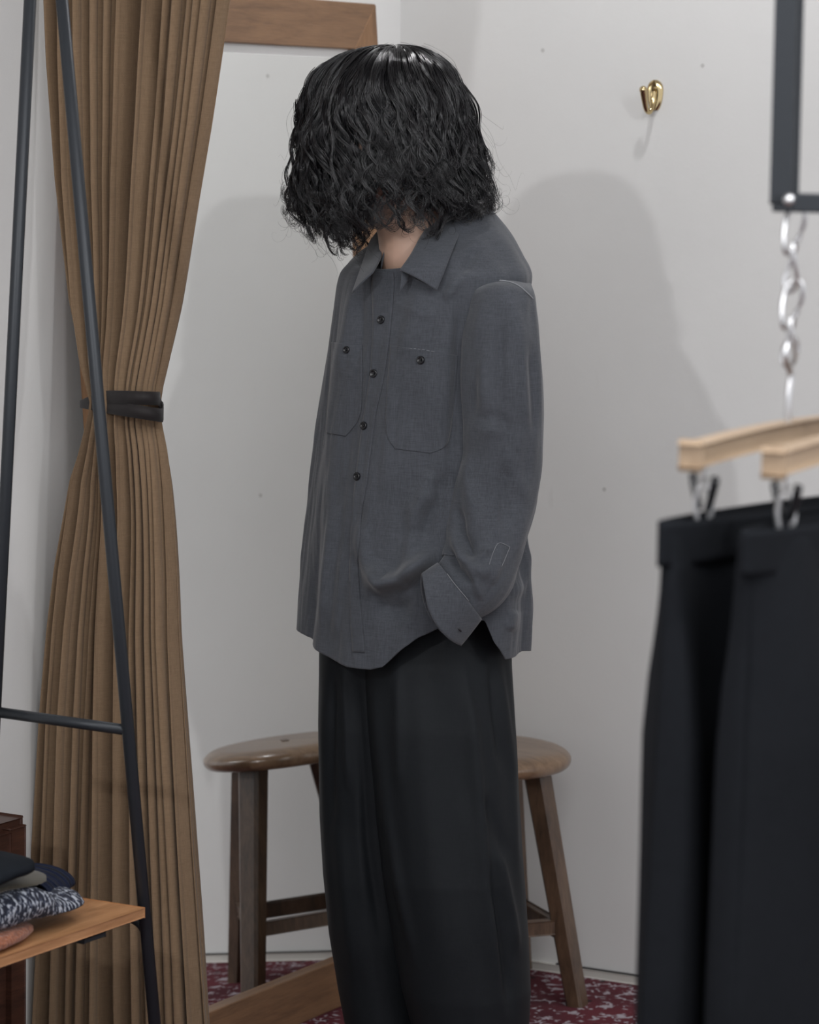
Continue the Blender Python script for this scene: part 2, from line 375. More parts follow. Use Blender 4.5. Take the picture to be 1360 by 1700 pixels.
# ================================================================== CURTAIN
# hangs from a short rail that leaves the left wall at a right angle
def on_plane(px, py, p0, nrm):
    r = ray(px, py); t = (p0 - CO).dot(nrm) / r.dot(nrm); return CO + r * t
C0 = Vector((-.565, 5.06, 0))                 # at the wall
tabc = [(-900, 60, 420), (-300, 78, 405), (0, 90, 372), (100, 94, 358), (200, 101, 343), (300, 108, 326), (400, 119, 309), (500, 130, 292), (600, 148, 272), (640, 158, 265), (670, 166, 262), (700, 160, 263),
        (740, 150, 268), (800, 131, 274), (870, 119, 279), (950, 105, 284), (1050, 93, 288), (1200, 80, 299), (1400, 69, 313), (1550, 60, 324), (1700, 52, 334), (1800, 47, 340)]
tabc = [(y_, l_ - 8 + 5 * math.exp(-((y_ - 670) / 60) ** 2), r_ + 8 - 5 * math.exp(-((y_ - 670) / 60) ** 2)) for y_, l_, r_ in tabc]
ty = [t[0] for t in tabc]
ztop, zbot = 2.35, .012
NV, NU = 170, 760; P = np.zeros((NV, NU, 3))
u = np.linspace(0, 1, NU)
ph = np.array([12.0 * x + .45 * math.sin(5.1 * x + 1) + .30 * math.sin(13 * x + 2) + 1.3 * max(0, x - .86) / .14 for x in u]) * 2 * math.pi
for i in range(NV):
    z = ztop + (zbot - ztop) * (i / (NV - 1))
    # image row of this height at the rail plane
    q = C0 + A * .15; y_ = float(proj(np.array([q.x, q.y, z]))[1])
    L_ = np.interp(y_, ty, [t[1] for t in tabc]); R_ = np.interp(y_, ty, [t[2] for t in tabc])
    pl = on_plane(L_, y_, C0, E); pr = on_plane(R_, y_, C0, E); sl = (pl - C0).dot(A); sr = (pr - C0).dot(A)
    gather = math.exp(-((y_ - 672) / 120) ** 2)
    amp = (.026 + .010 * abs(y_ - 672) / 900) * (1 - .35 * gather)
    nzv = np.array([nz(uu * 9, z * .9, 3.3) for uu in u]); nz2 = np.array([nz(uu * 30, z * 1.6, 8.1) for uu in u])
    phs = ph + .6 * nzv + (y_ - 672) / 900 * .5
    wv = np.sin(phs); tri = np.sign(wv) * np.abs(wv) ** .75
    width = (sr - sl)
    s_ = sl + width * u + width / 12.0 * (.26 + .1 * gather) * np.sin(2 * phs + .6) * np.minimum(1, 12 * np.minimum(u, 1 - u))
    dp = amp * tri * (1 + .5 * nzv) * np.minimum(1, .2 + 14 * np.minimum(u, 1 - u)) + .006 * nz2 - .035 * gather * (1 - (2 * u - 1) ** 2) * 1.0
    for j in range(0, NU): P[i, j] = (C0.x + A.x * s_[j] + E.x * dp[j], C0.y + A.y * s_[j] + E.y * dp[j], z)
cur = thing('curtain', C0 + A * .15, 'long brown pleated fabric curtain gathered by a black tie at its middle', 'curtain')
grid_mesh('drape', P, M['curtain'], cur, thick=.0015)
bm = bmesh.new(); tube(bm, [C0 - A * .04 + UP * 2.37, C0 + A * .9 + UP * 2.37], .012); tag(from_bm('curtain_rail', bm, M['steel']), 'black steel curtain rail above the brown curtain', 'rail')
# the tie: one ribbon wound twice
bm = bmesh.new(); n_ = 160; rr = []
for k in range(n_):
    t = k / (n_ - 1); a = t * 4 * math.pi                 # two turns; a = 0 is the right end, pi the left one, the front half has sin > 0
    lo = t > .5; ca, sa = math.cos(a), math.sin(a)
    pinch = max(0, -ca) ** 8
    px_ = (213 if not lo else 215) + (51 if not lo else 54) * ca - 26 * pinch
    fr_y = (660 + 1.5 * ca) if not lo else (681 + 9 * ca)
    bk_y = 668 + 10 * ca
    wgt = .5 + .5 * max(-1, min(1, sa * 5)); yy = fr_y * wgt + bk_y * (1 - wgt); yy = yy * (1 - pinch) + 671 * pinch
    dd = on_plane(px_, yy, C0, E).y
    c = at(px_, yy, dd - .062 * sa - .012)
    hh_ = .0100 * (1 - .45 * pinch); rr.append((c + UP * hh_, c - UP * hh_))
vs = [(bm.verts.new(a_), bm.verts.new(b_)) for a_, b_ in rr]
for k in range(n_ - 1): bm.faces.new((vs[k][0], vs[k+1][0], vs[k+1][1], vs[k][1]))
o = from_bm('curtain_tie', bm, M['tape']); md = o.modifiers.new('t', 'SOLIDIFY'); md.thickness = .0025; md.offset = 1
tag(o, 'black ribbon tie wound twice around the brown curtain', 'tie band')

# ================================================================== CABINET behind the shelf rack
cb = at(45, 1358, 4.84)
cab = thing('wooden_cabinet', Vector((cb.x, cb.y, 0)) - E * .3, 'dark reddish brown wooden cabinet low against the wall behind the shelf rack', 'cabinet')
bm = bmesh.new(); hz = cb.z
c = Vector((cb.x, cb.y, 0)) - E * .35 - A * .053
box(bm, c + UP * hz / 2, E * .35, A * .042, UP * hz / 2, .003); from_bm('body', bm, M['cabinet'], cab, False)
fcen = Vector((cb.x, cb.y, 0)) - A * .006
for s_ in (0, 1):
    cc = fcen - E * (.178 + .35 * s_)
    bm = bmesh.new()
    for t_ in (-.152, .152): box(bm, cc + E * t_ + UP * (hz / 2), E * .018, A * .008, UP * (hz / 2 - .01), .002)
    for t_ in (hz - .032, .03): box(bm, cc + UP * t_, E * .135, A * .008, UP * .018, .002)
    box(bm, cc + UP * hz / 2 - A * .004, E * .136, A * .004, UP * (hz / 2 - .05))
    d_ = from_bm('door', bm, M['cabinet'], cab, False)
    bm = bmesh.new(); h0 = cc + E * (.12 if s_ == 0 else -.12) * -1 + A * .012 + UP * .30
    tube(bm, spline([h0, h0 + A * .015, h0 + A * .015 - UP * .04, h0 - UP * .04], 14), .003, 8); from_bm('handle', bm, M['brass'], d_)

# ================================================================== SHELF RACK (left)
PC = at(243, 1514, 4.5)                              # front right corner of the shelf
def rk(e, a, z): return PC + E * e + A * a + UP * (z - PC.z)
SZ = PC.z
rack = thing('garment_rack', Vector((PC.x, PC.y, 0)) - E * .5, 'black steel tube rack with slanting legs and a wooden shelf at left', 'rack')
pl0 = PC + E * .016
def onp(px, py): return on_plane(px, py, pl0, E)      # the plane of the rack's end frame
def leg_line(p, q):
    d = (q - p).normalized(); t0 = (2.05 - p.z) / d.z; t1 = (0 - p.z) / d.z; return p + d * t0, p + d * t1
f_top, f_bot = leg_line(onp(103, 0), onp(256, 1690)); r_top, r_bot = leg_line(onp(50, 0), onp(3, 950))
off = E * -1.05
for ei in (0, 1):
    o_ = off * ei
    for p, q in ((f_top, f_bot), (r_top, r_bot)):
        mid = (p + q) / 2 + (E * 0)
        bm = bmesh.new(); tube(bm, [p + o_, mid + o_, q + o_], .0088, 16); from_bm('leg', bm, M['steel'], rack)
    bm = bmesh.new(); a_, b_ = onp(-5, 1182), onp(210, 1212)
    ra = r_top.lerp(r_bot, (2.05 - a_.z) / 2.05); fb = f_top.lerp(f_bot, (2.05 - b_.z) / 2.05)
    tube(bm, [ra + o_, fb + o_], .0078, 14); from_bm('crossbar', bm, M['steel'], rack)
    bm = bmesh.new(); tube(bm, [f_top + o_, r_top + o_], .0088, 12); from_bm('top_bar', bm, M['steel'], rack)
bm = bmesh.new(); mt = (f_top + r_top) / 2; tube(bm, [mt, mt + off], .0095, 14); from_bm('hanging_rail', bm, M['steel'], rack)
SD = .345
bm = bmesh.new(); box(bm, PC - E * .525 - A * SD / 2 + UP * 0 - E * 0, E * .52, A * SD / 2, UP * .0065, .0012, 2); from_bm('shelf_board', bm, M['shelf'], rack, False)
bm = bmesh.new()
for a_ in (-.028, -SD + .01): box(bm, PC - E * .53 + A * a_ - UP * .0115, E * .52, A * .008, UP * .005)
box(bm, PC - E * .012 - A * (SD / 2 + .01) - UP * .0115, E * .008, A * (SD / 2 - .015), UP * .005); box(bm, PC - E * 1.05 - A * SD / 2 - UP * .0155, E * .008, A * SD / 2, UP * .006)
for k in range(3): box(bm, PC - E * (.10 + .42 * k) - A * .022 - UP * .018, E * .025, A * .006, UP * .003, .001)
from_bm('shelf_support', bm, M['steel'], rack, False)
bm = bmesh.new()
c0 = f_top.lerp(f_bot, (2.05 - SZ + .045) / 2.05); c1 = PC - A * .06 - UP * .012 - E * .0
tube(bm, spline([c0 + UP * -.005, c0 + UP * .018 - A * .008, c0 + UP * .028 - A * .03, c1], 12), .006, 10, .004); from_bm('bracket', bm, M['steel'], rack)

# folded clothes on the shelf
def folded(name, e, a, z, le, wa, h, mat, label, cat, seed, group=None, yaw=0, corner=.035, sag=.0, lift=.0):
    """a folded garment: rounded slab with a soft lumpy top; (e,a) centre relative to the shelf corner"""
    NR, NC = 26, 84; P = np.zeros((NR, NC, 3)); cy, sy = math.cos(yaw), math.sin(yaw)
    for i in range(NR):
        t = i / (NR - 1) * math.pi                     # from bottom pole to top pole
        zz = -math.cos(t) * .5; rr_ = (max(0.0, math.sin(t))) ** .17
        for k in range(NC):
            b = 2 * math.pi * k / NC; ce, se = math.cos(b), math.sin(b)
            q = (abs(ce) ** 5 + abs(se) ** 5) ** (-1 / 5.)
            x, y = le/2 * ce * q * rr_, wa/2 * se * q * rr_
            n1 = nz(x * 14 + seed, y * 14, 1.5); n2 = nz(x * 40 + seed, y * 40, zz * 2)
            hz_ = h * (1 + .22 * n1 * (zz + .5)) ; dz = sag * (x / le + .5) ** 2 * (1 if zz > 0 else .0)
            xx = x * (1 + .05 * n1) + .003 * n2; yy = y * (1 + .05 * n1) + .003 * n2
            X, Y = xx * cy - yy * sy, xx * sy + yy * cy
            zc = z + h * .5 + hz_ * zz * (1 + .06 * n2) - dz + lift * (math.sin(min(1, max(0, (x / le + .5) - .62) / .22) * math.pi / 2) ** 2)
            p = rk(e + X, a + Y, max(zc, z + .0005 if zz < 0 else zc)); P[i, k] = p
    o = grid_mesh(name, P, mat, None, wrap=True, cap=True); return tag(o, label, cat, group)
ZS = SZ + .0068
folded('rust_sweater', -.380, -.148, ZS, .37, .286, .026, M['rust'], 'rust orange knit sweater folded at the bottom of the shelf pile', 'sweater', 3)
sw = folded('marled_sweater', -.297, -.158, ZS + .0255, .42, .30, .049, M['marl'], 'navy and white marled knit sweater folded on the rust sweater', 'sweater', 9, sag=.002, lift=-.026)
P = np.zeros((22, 40, 3))
for i in range(22):
    b = -1.75 + 3.4 * i / 21
    for k in range(40):
        s_ = -.06 + .11 * k / 39
        P[i, k] = rk(-.102 + s_ * .9, -.118 + .050 * math.sin(b) - .3 * s_, ZS + .034 + .024 * math.cos(b) * (1 - .25 * (k / 39)) + .0012 * math.sin(k * 2.0))
rb = grid_mesh('ribbed_cuff', P, M['rib'], sw, thick=.003); rb['label'] = 'plain navy ribbed knit cuff'
folded('olive_trousers', -.335, -.150, ZS + .0745, .34, .27, .013, M['olive'], 'olive cloth garment folded between the marled sweater and the blue black garment', 'folded clothing', 21, lift=-.008)
folded('dark_garment', -.400, -.125, ZS + .090, .34, .26, .024, M['navy'], 'blue black garment folded on top of the shelf pile', 'folded clothing', 31, yaw=.10, lift=.006)
folded('taupe_garment', -.43, -.23, ZS + .116, .26, .13, .010, M['taupe'], 'taupe cloth garment peeking out above the blue black one', 'folded clothing', 41)

# ================================================================== HANGING FRAME, HANGERS, TROUSERS (right)
HC = Vector((.377, 3.30, 0))                                   # under the frame bar, middle of the first hanger
zb = at(1302, 336, 3.3).z
fr_ = thing('suspended_clothes_rail', Vector((HC.x, HC.y, 0)), 'black square steel hanging frame at the upper right edge', 'clothes rail')
bm = bmesh.new(); cx0 = Vector((at(1302, 336, 3.3).x, 3.3, 0))
box(bm, cx0 + UP * (zb + 2.75) / 2, E * .0095, A * .0095, UP * (2.75 - zb) / 2 + UP * .0, .002); from_bm('upright', bm, M['steel'], fr_, False)
bm = bmesh.new(); box(bm, cx0 + A * .45 + UP * zb, A * .4595, E * .0095, UP * .0095, .002); from_bm('bottom_bar', bm, M['steel'], fr_, False)
bm = bmesh.new(); box(bm, cx0 + A * .90 + UP * (zb + 2.75) / 2, E * .0095, A * .0095, UP * (2.75 - zb) / 2, .002); from_bm('upright', bm, M['steel'], fr_, False)
bm = bmesh.new(); bmesh.ops.create_uvsphere(bm, u_segments=14, v_segments=10, radius=.0065, matrix=Matrix.Translation(at(1311, 332, 3.3 - .013))); from_bm('screw', bm, M['chrome'], fr_)
def hang_set(da, dz, lab1, lab2, lab3, seed, widthe):
    base = HC + A * da
    zbar = at(1147, 757, 3.1).z + dz
    hl = .226
    hg = thing('trouser_hanger', base + UP * zbar, lab1, 'hanger', 'wooden clip hangers on the chains')
    bm = bmesh.new(); box(bm, base + UP * zbar, E * hl, A * .0075, UP * .0105, .005, 5)
    bmesh.ops.subdivide_edges(bm, edges=[e for e in bm.edges if abs((e.verts[0].co - e.verts[1].co).dot(E)) > .3], cuts=12)
    for v in bm.verts: sx_ = (v.co - base).dot(E) / hl; v.co.z += .006 * (1 - sx_ * sx_)
    from_bm('bar', bm, M['hanger'], hg, False)
    bm = bmesh.new(); q = base + UP * (zbar + .012)
    hw = [q, q + UP * .03, q + UP * .052 + E * .004, q + UP * .068 - E * .010, q + UP * .080 - E * .008, q + UP * .088 + E * .004, q + UP * .082 + E * .016, q + UP * .073 + E * .018]
    tube(bm, spline(hw, 40), .0035, 10); from_bm('hook', bm, M['chrome'], hg)
    for s in (-1, 1):
        c = base + E * s * (hl - .031) + UP * (zbar - .012)
        bm = bmesh.new()
        tube(bm, [c + UP * .004, c - UP * .018], .0017, 8)
        for a_ in (-1, 1):
            tube(bm, spline([c + A * a_ * .004 - UP * .018, c + A * a_ * .0085 - UP * .038, c + A * a_ * .0045 - UP * .066], 10), .0028, 8, .006)
        cl = from_bm('clip', bm, M['chrome'], hg)
        bm = bmesh.new()
        for a_ in (-1, 1): tube(bm, spline([c + A * a_ * .017 - E * a_ * .011 - UP * .010, c + A * a_ * .012 - E * a_ * .007 - UP * .026, c + A * a_ * .006 - E * a_ * .003 - UP * .042], 8), [.0042, .0045, .0045, .0042, .004, .004, .0038, .0034], 10, .005)
        from_bm('grip', bm, M['button'], cl)
    # chain from the frame down to the hook
    ch = thing('hanging_chain', base + UP * (zbar + .09), lab2, 'chain', 'chains holding the hangers')
    z_lo = zbar + .078; z_hi = zb - .008; nl = 4; step = (z_hi - z_lo) / nl
    for k in range(nl):
        cz = z_lo + step * (k + .5); ax_ = (E * .7 + A * .7).normalized() if k % 2 else (E * .7 - A * .7).normalized(); bm = bmesh.new()
        tlt = .22 * (1 if k % 2 else -1)
        pts = [base + ax_ * (.0095 * math.cos(t) + tlt * step * .62 * math.sin(t)) + UP * (cz + step * .66 * math.sin(t)) + (ax_.cross(UP)) * (.004 * math.sin(2*t)) for t in np.linspace(0, 2*math.pi, 28, endpoint=False)]
        tube(bm, pts, .0026, 8, closed=True); from_bm('link', bm, M['chrome'], ch)
    # trousers
    ZT = zbar - .071; tr = thing('hanging_trousers', base + UP * ZT, lab3, 'trousers', 'black trousers on the hangers')
    W2 = widthe
    for half in (0, 1):
        NR, NC = 90, 90; P = np.zeros((NR, NC, 3))
        for i in range(NR):
            t = i / (NR - 1); z = ZT - 1.02 * t
            wfull = W2 * (.955 - .01 * min(t * 12, 1)) + .022 * min(1, max(0, (t - .10) * 3))
            for k in range(NC):
                b = 2 * math.pi * k / NC; ce, se = math.cos(b), math.sin(b)
                cen = (-wfull / 2 if half == 0 else wfull / 2)
                ee = cen + wfull / 2 * 1.06 * ce
                th = (.018 + .022 * min(1, t * 5) + .006 * t)
                aa = th * math.copysign(abs(se) ** .8, se)
                aa += (.010 * math.sin(ee * 42 + seed) * min(1, t * 7) + .012 * nz(ee * 9 + seed, z * 1.4, 3)) * (1 if abs(se) > .15 else .4)
                ee += .006 * nz(z * 3, seed, 2) * t
                zz = z - (.010 * (ee / W2) if i == 0 else .010 * (ee / W2) * (1 - t)) + .006 * math.sin(b) * (1 - t) * 0
                p = base + E * ee + A * aa; P[i, k] = (p.x, p.y, zz)
        grid_mesh('trouser_leg', P, M['black_cloth'], tr, wrap=True, thick=.002)
    NR, NC = 8, 120; P = np.zeros((NR, NC, 3))
    for i in range(NR):
        for k in range(NC):
            b = 2 * math.pi * k / NC; p = base + E * (W2 * 1.012 * math.cos(b)) + A * (.026 * math.sin(b)); P[i, k] = (p.x, p.y, ZT + .004 - .042 * i / 7 - .010 * math.cos(b) * 1)
    grid_mesh('waistband', P, M['black_cloth'], tr, wrap=True, thick=.002)
hang_set(0, 0, 'pale wooden clip hanger at right, its end farther to the left', 'metal link chain hanging below the corner of the black frame',
         'black trousers clipped to the left one of two pale hangers at right', 1.0, .286)
hang_set(.085, -.002, 'pale wooden clip hanger overlapping in front of the other, nearer the right edge', 'metal link chain above the right hanger, just past the picture edge',
         'black trousers clipped to the right one of two pale hangers, cut by the picture edge', 4.0, .286)

# ================================================================== PERSON
Fd = Vector((-.64, -.768, 0)); Sd = Vector((.768, -.64, 0))     # facing, and towards the left shoulder
PD = 5.0
def zy(y, d=PD): return at(680, y, d).z
def X(px, d=PD): return (at(px, 850, d)).x
# ---- body: skinned skeleton + shaped head, fused to one surface
def V3(px, py, d): return at(px, py, d)
bm = bmesh.new()
def chain(pts, radii, n=14, sub=10):
    pr = spline([(*p, r) for p, r in zip(pts, radii)], sub); tube(bm, [Vector(q[:3]) for q in pr], [float(q[3]) for q in pr], n)
pel = V3(705, 1090, 5.0); chest = V3(706, 560, 5.0); nb = V3(712, 425, 5.005); nt = V3(674, 330, 4.99)
chain([V3(704, 1130, 5), pel, V3(700, 880, 5.0), V3(700, 700, 5.0), chest, V3(706, 480, 5.01), V3(712, 430, 5.015)], [.07, .085, .09, .098, .098, .078, .05], 24, 26)
chain([V3(714, 450, 5.01), nb, V3(696, 385, 4.995), nt, V3(664, 280, 4.985)], [.062, .056, .053, .055, .055], 20, 16)
shL, shR = V3(822, 478, 4.91), V3(622, 482, 5.07)
chain([V3(668, 330, 4.985), V3(680, 375, 4.975), V3(684, 420, 4.965), V3(682, 452, 4.972), V3(684, 490, 4.985)], [.050, .050, .049, .045, .040], 20, 20); chain([V3(770, 462, 4.95), shL], [.044, .042]); chain([V3(668, 465, 5.05), shR], [.044, .040])
elL, wrL = V3(838, 770, 4.90), V3(778, 968, 4.85)
chain([shL, V3(842, 610, 4.91), elL], [.042, .040, .035]); chain([elL, V3(812, 865, 4.875), wrL], [.037, .034, .025])
elR, wrR = V3(600, 755, 5.145), V3(604, 955, 5.125)
chain([shR, V3(604, 610, 5.12), elR], [.038, .042, .036]); chain([elR, V3(594, 860, 5.15), wrR], [.036, .033, .024])
def hand(wr, dirv, palm_n, sgn):
    dirv = dirv.normalized(); sd = dirv.cross(palm_n).normalized() * sgn
    pc = wr + dirv * .045; box(bm, pc, dirv * .045, sd * .036, palm_n * .013, .009)
    for k, (o_, L_) in enumerate(((-.028, .062), (-.010, .074), (.009, .080), (.027, .072))):
        b0 = wr + dirv * .082 + sd * o_ * -1; p = [b0]
        dd = dirv.copy()
        for j, fr in enumerate((.5, .3, .2)):
            dd = (dd + palm_n * (.18 + .14 * j)).normalized(); p.append(p[-1] + dd * L_ * fr)
        chain(p, [.0085, .008, .0075, .0062], 8, 9)
    b0 = wr + dirv * .025 + sd * .030; dd = (dirv * .9 + sd * .35 + palm_n * .25).normalized()
    chain([b0, b0 + dd * .035, b0 + (dd * .8 + dirv * .3).normalized() * .062, b0 + (dd * .7 + dirv * .5).normalized() * .080], [.0125, .0105, .0095, .007], 8, 9)
hand(wrL, V3(762, 1075, 5.03) - wrL, Sd, 1); hand(wrR, V3(606, 1060, 5.10) - wrR, Sd, -1)
hipL, hipR = V3(742, 1130, 4.975), V3(655, 1130, 5.05)
kL, kR = V3(772, 1450, 4.93), V3(636, 1450, 5.04); anL, anR = V3(790, 1790, 4.97), V3(652, 1780, 5.07)
for h_, k_, a_ in ((hipL, kL, anL), (hipR, kR, anR)):
    chain([h_ + UP * .03, h_, k_.lerp(h_, .5), k_], [.066, .070, .062, .050], 18, 14); chain([k_, k_.lerp(a_, .35), k_.lerp(a_, .8), Vector((a_.x, a_.y, .075))], [.052, .054, .038, .034], 16, 14)
    a0 = Vector((a_.x, a_.y, .05)); chain([a0 - Fd * .05, a0 - UP * .01, a0 + Fd * .09 - UP * .02, a0 + Fd * .17 - UP * .028], [.032, .036, .032, .018], 14, 12)
# head
HCEN = V3(652, 228, 4.98); hp_ = math.radians(27); hf = Vector((-.80, -.60, 0)).normalized()
HF = hf * math.cos(hp_) - UP * math.sin(hp_); HU = hf * math.sin(hp_) + UP * math.cos(hp_); HS = HF.cross(HU)   # HS: his right? side axis
def H(f, s, u_): return HCEN + HF * f + HS * s + HU * u_
sb = bmesh.new(); bmesh.ops.create_uvsphere(sb, u_segments=64, v_segments=48, radius=1)
for v in sb.verts:
    s_, f_, u_ = v.co.x, v.co.y, v.co.z                       # f forward
    ss, ff, uu = s_ * .076, f_ * .096, u_ * .105
    if u_ < 0:                                                 # narrowing to the jaw
        k = -u_; ss *= 1 - .38 * k ** 1.6; ff = ff * (1 - .12 * k) + .016 * k; uu *= 1.10
        if f_ < -.1: uu *= 1 - .42 * min(1, (-f_ - .1) * 1.6)
    if f_ > .5 and u_ > -.75: ff *= .985
    g = lambda a, b, c, w_: math.exp(-(((ss - a) / w_) ** 2 + ((uu - c) / w_) ** 2)) if f_ > .2 else 0
    ff += .022 * (math.exp(-(ss / .011) ** 2) if f_ > 0 else 0) * max(0, math.exp(-((uu + .030) / .018) ** 2)) + .010 * (math.exp(-(ss / .009) ** 2) if f_ > 0 else 0) * math.exp(-((uu + .008) / .02) ** 2)
    ff -= .010 * (g(.032, 0, -.002, .015) + g(-.032, 0, -.002, .015)); ff += .006 * (g(.0, 0, -.063, .012)) + .005 * math.exp(-((uu - .022) / .010) ** 2) * (1 if f_ > .6 else 0)
    ff -= .004 * (math.exp(-((uu + .071) / .003) ** 2) * math.exp(-(ss / .02) ** 2) if f_ > .3 else 0)
    ff += .008 * (math.exp(-((uu + .104) / .014) ** 2) * math.exp(-(ss / .02) ** 2) if f_ > 0 else 0)
    v.co = H(ff, ss, uu)
for sgn in (-1, 1):
    for tt in range(14):
        a = -2.0 + 4.3 * tt / 13
        bmesh.ops.create_uvsphere(sb, u_segments=8, v_segments=6, radius=.0055, matrix=Matrix.Translation(H(-.008 - .015 * math.cos(a) , sgn * (.076 + .006 * math.cos(a)), -.012 + .028 * math.sin(a))))
    bmesh.ops.create_uvsphere(sb, u_segments=12, v_segments=8, radius=.012, matrix=Matrix.Translation(H(-.006, sgn * .072, -.02)))
tm = bpy.data.meshes.new('tmp'); sb.to_mesh(tm); sb.free(); bm.from_mesh(tm)
person = from_bm('person', bm, M['skin'])
md = person.modifiers.new('fuse', 'REMESH'); md.mode = 'VOXEL'; md.voxel_size = .0042; md.use_smooth_shade = True
md = person.modifiers.new('soften', 'SMOOTH'); md.factor = .5; md.iterations = 10
dg = bpy.context.evaluated_depsgraph_get(); me = bpy.data.meshes.new_from_object(person.evaluated_get(dg)); person.modifiers.clear(); person.data = me
tag(person, 'person with bowed head in charcoal shirt and wide black trousers, hand in pocket', 'person')
for sgn in (-1, 1):      # eyes, closed lids under the hair
    bm = bmesh.new(); bmesh.ops.create_uvsphere(bm, u_segments=16, v_segments=12, radius=.0115, matrix=Matrix.Translation(H(.069, sgn * .031, -.003))); from_bm('eye', bm, M['base'], person)
for a_ in (anL, anR):
    bm = bmesh.new(); a0 = Vector((a_.x, a_.y, .0)); rings = []
    for t in np.linspace(0, 1, 20):
        c = a0 + Fd * (-.075 + .29 * t); wdt = .036 + .013 * math.sin(t * 3.0 + .2) if t < .85 else .048 * math.sqrt(max(0, 1 - ((t - .85) / .16) ** 2)) + .004
        ht = .085 - .05 * min(1, max(0, (t - .25) * 2)) - .02 * max(0, t - .75) * 2
        if t < .05: wdt *= .7
        rings.append([bm.verts.new(c + Sd * wdt * math.copysign(abs(math.cos(b)) ** .6, math.cos(b)) + UP * (ht / 2 + ht / 2 * math.copysign(abs(math.sin(b)) ** .6, math.sin(b)))) for b in np.linspace(0, 2*math.pi, 24, endpoint=False)])
    for i in range(19):
        for k in range(24): bm.faces.new((rings[i][k], rings[i][(k+1) % 24], rings[i+1][(k+1) % 24], rings[i+1][k]))
    bm.faces.new(rings[0]); bm.faces.new(rings[-1]); o = from_bm('shoe', bm, M['tape'], person)

# ---- shirt body
def tab(y, xs, ys): return np.interp(y, xs, ys)
TY = [470, 520, 600, 700, 800, 900, 1000, 1060, 1110]
TL = [562, 557, 548, 535, 521, 509, 502, 498, 497]; TR = [876, 872, 866, 864, 868, 878, 884, 882, 878]; TB = [.112, .120, .126, .130, .134, .140, .148, .152, .152]
HPHI = [-180, -140, -100, -60, -40, -25, -12, 0, 12, 18, 27, 34, 46, 60, 68, 74, 82, 92, 105, 140, 180]
HY = [1078, 1072, 1055, 1052, 1058, 1068, 1080, 1088, 1088, 1082, 1052, 1032, 1012, 1000, 1004, 1040, 1068, 1068, 1064, 1074, 1078]
up_rings = [  # centre px x, y depth, A, B, side z, front/back z, front drop, tilt
    (704, 4.985, .062, .068, 1.372, 1.346, .063, .010), (705, 4.988, .075, .078, 1.367, 1.344, .057, .011), (707, 4.992, .097, .090, 1.352, 1.338, .044, .011),
    (710, 4.996, .126, .101, 1.332, 1.324, .026, .010), (713, 5.0, .148, .107, 1.308, 1.304, .013, .006), (716, 5.0, .161, .110, 1.288, 1.288, .004, .003)]
NPH = 420; NVV = 300
phi = np.linspace(-math.pi, math.pi, NPH, endpoint=False); cp, sp = np.cos(phi), np.sin(phi)
rows = []
keys = []
for (cx, d, a_, b_, zs, zf, amp, tl) in up_rings:
    z = zs * sp**2 + zf * cp**2 + tl * sp - amp * cp
    c = (X(cx), d); rows.append(np.stack([c[0] + Sd.x*a_*sp + Fd.x*b_*cp, c[1] + Sd.y*a_*sp + Fd.y*b_*cp, z], -1))
def low_row(t):
    yh = np.interp(np.degrees(phi), HPHI, HY); y = 480 + (yh - 480) * t
    z = np.array([zy(q) for q in y]); ym = y
    L_, R_, B_ = np.interp(ym, TY, TL), np.interp(ym, TY, TR), np.interp(ym, TY, TB)
    sc_ = PD / FOC; xc = ((L_ + R_) / 2 - 680) * sc_ + 0.0; W_ = (R_ - L_) / 2 * sc_
    roll_x = ROLL * (ym - 850) * sc_; A_ = np.sqrt(np.maximum(W_**2 - (.64 * B_)**2, .01)) / .768
    pw = 1.0; x = xc + roll_x * 1.0 + Sd.x * A_ * sp + Fd.x * B_ * cp; dd = PD + Sd.y * A_ * sp + Fd.y * B_ * cp
    return np.stack([x, dd, z], -1)
K = [r for r in rows] + [low_row(t) for t in np.linspace(0, 1, 10)]
K = np.array(K); kt = np.concatenate([np.array([0, .02, .045, .08, .115, .145]), .145 + .855 * np.linspace(.02, 1, 10)])
tv = np.linspace(0, 1, NVV); P = np.zeros((NVV, NPH, 3))
# smooth interpolation over rows
for i, t in enumerate(tv):
    j = min(max(np.searchsorted(kt, t) - 1, 0), len(kt) - 2); f = (t - kt[j]) / (kt[j+1] - kt[j])
    p0, p1, p2, p3 = K[max(j-1, 0)], K[j], K[j+1], K[min(j+2, len(K)-1)]
    h0 = kt[j] - kt[max(j-1, 0)] or 1; h1 = kt[j+1] - kt[j]; h2 = kt[min(j+2, len(K)-1)] - kt[j+1] or 1
    m1 = (p2 - p0) / (h0 + h1) * h1 if j > 0 else (p2 - p1); m2 = (p3 - p1) / (h1 + h2) * h1 if j + 2 < len(K) else (p2 - p1)
    P[i] = (2*f**3 - 3*f**2 + 1)*p1 + (f**3 - 2*f**2 + f)*m1 + (-2*f**3 + 3*f**2)*p2 + (f**3 - f**2)*m2
N = grid_normals(P, True)
if (N[150, :, 0] * (P[150, :, 0] - P[150, :, 0].mean())).sum() < 0: N = -N
drape = np.zeros((NVV, NPH))
for i in range(0, NVV):
    for j in range(0, NPH):
        q = (math.cos(phi[j]), math.sin(phi[j])); t = tv[i]
        drape[i, j] = .014 * nz(q[0] * 3.2 + 5, q[1] * 3.2, t * 1.6) * min(1, t * 2.2) + (.0030 * nz(q[0] * 8, q[1] * 8 + 2, t * 4) + .0012 * nz(q[0] * 22, q[1] * 22, t * 14)) * min(1, max(0, t - .1) * 5)
P = P + N * drape[..., None]
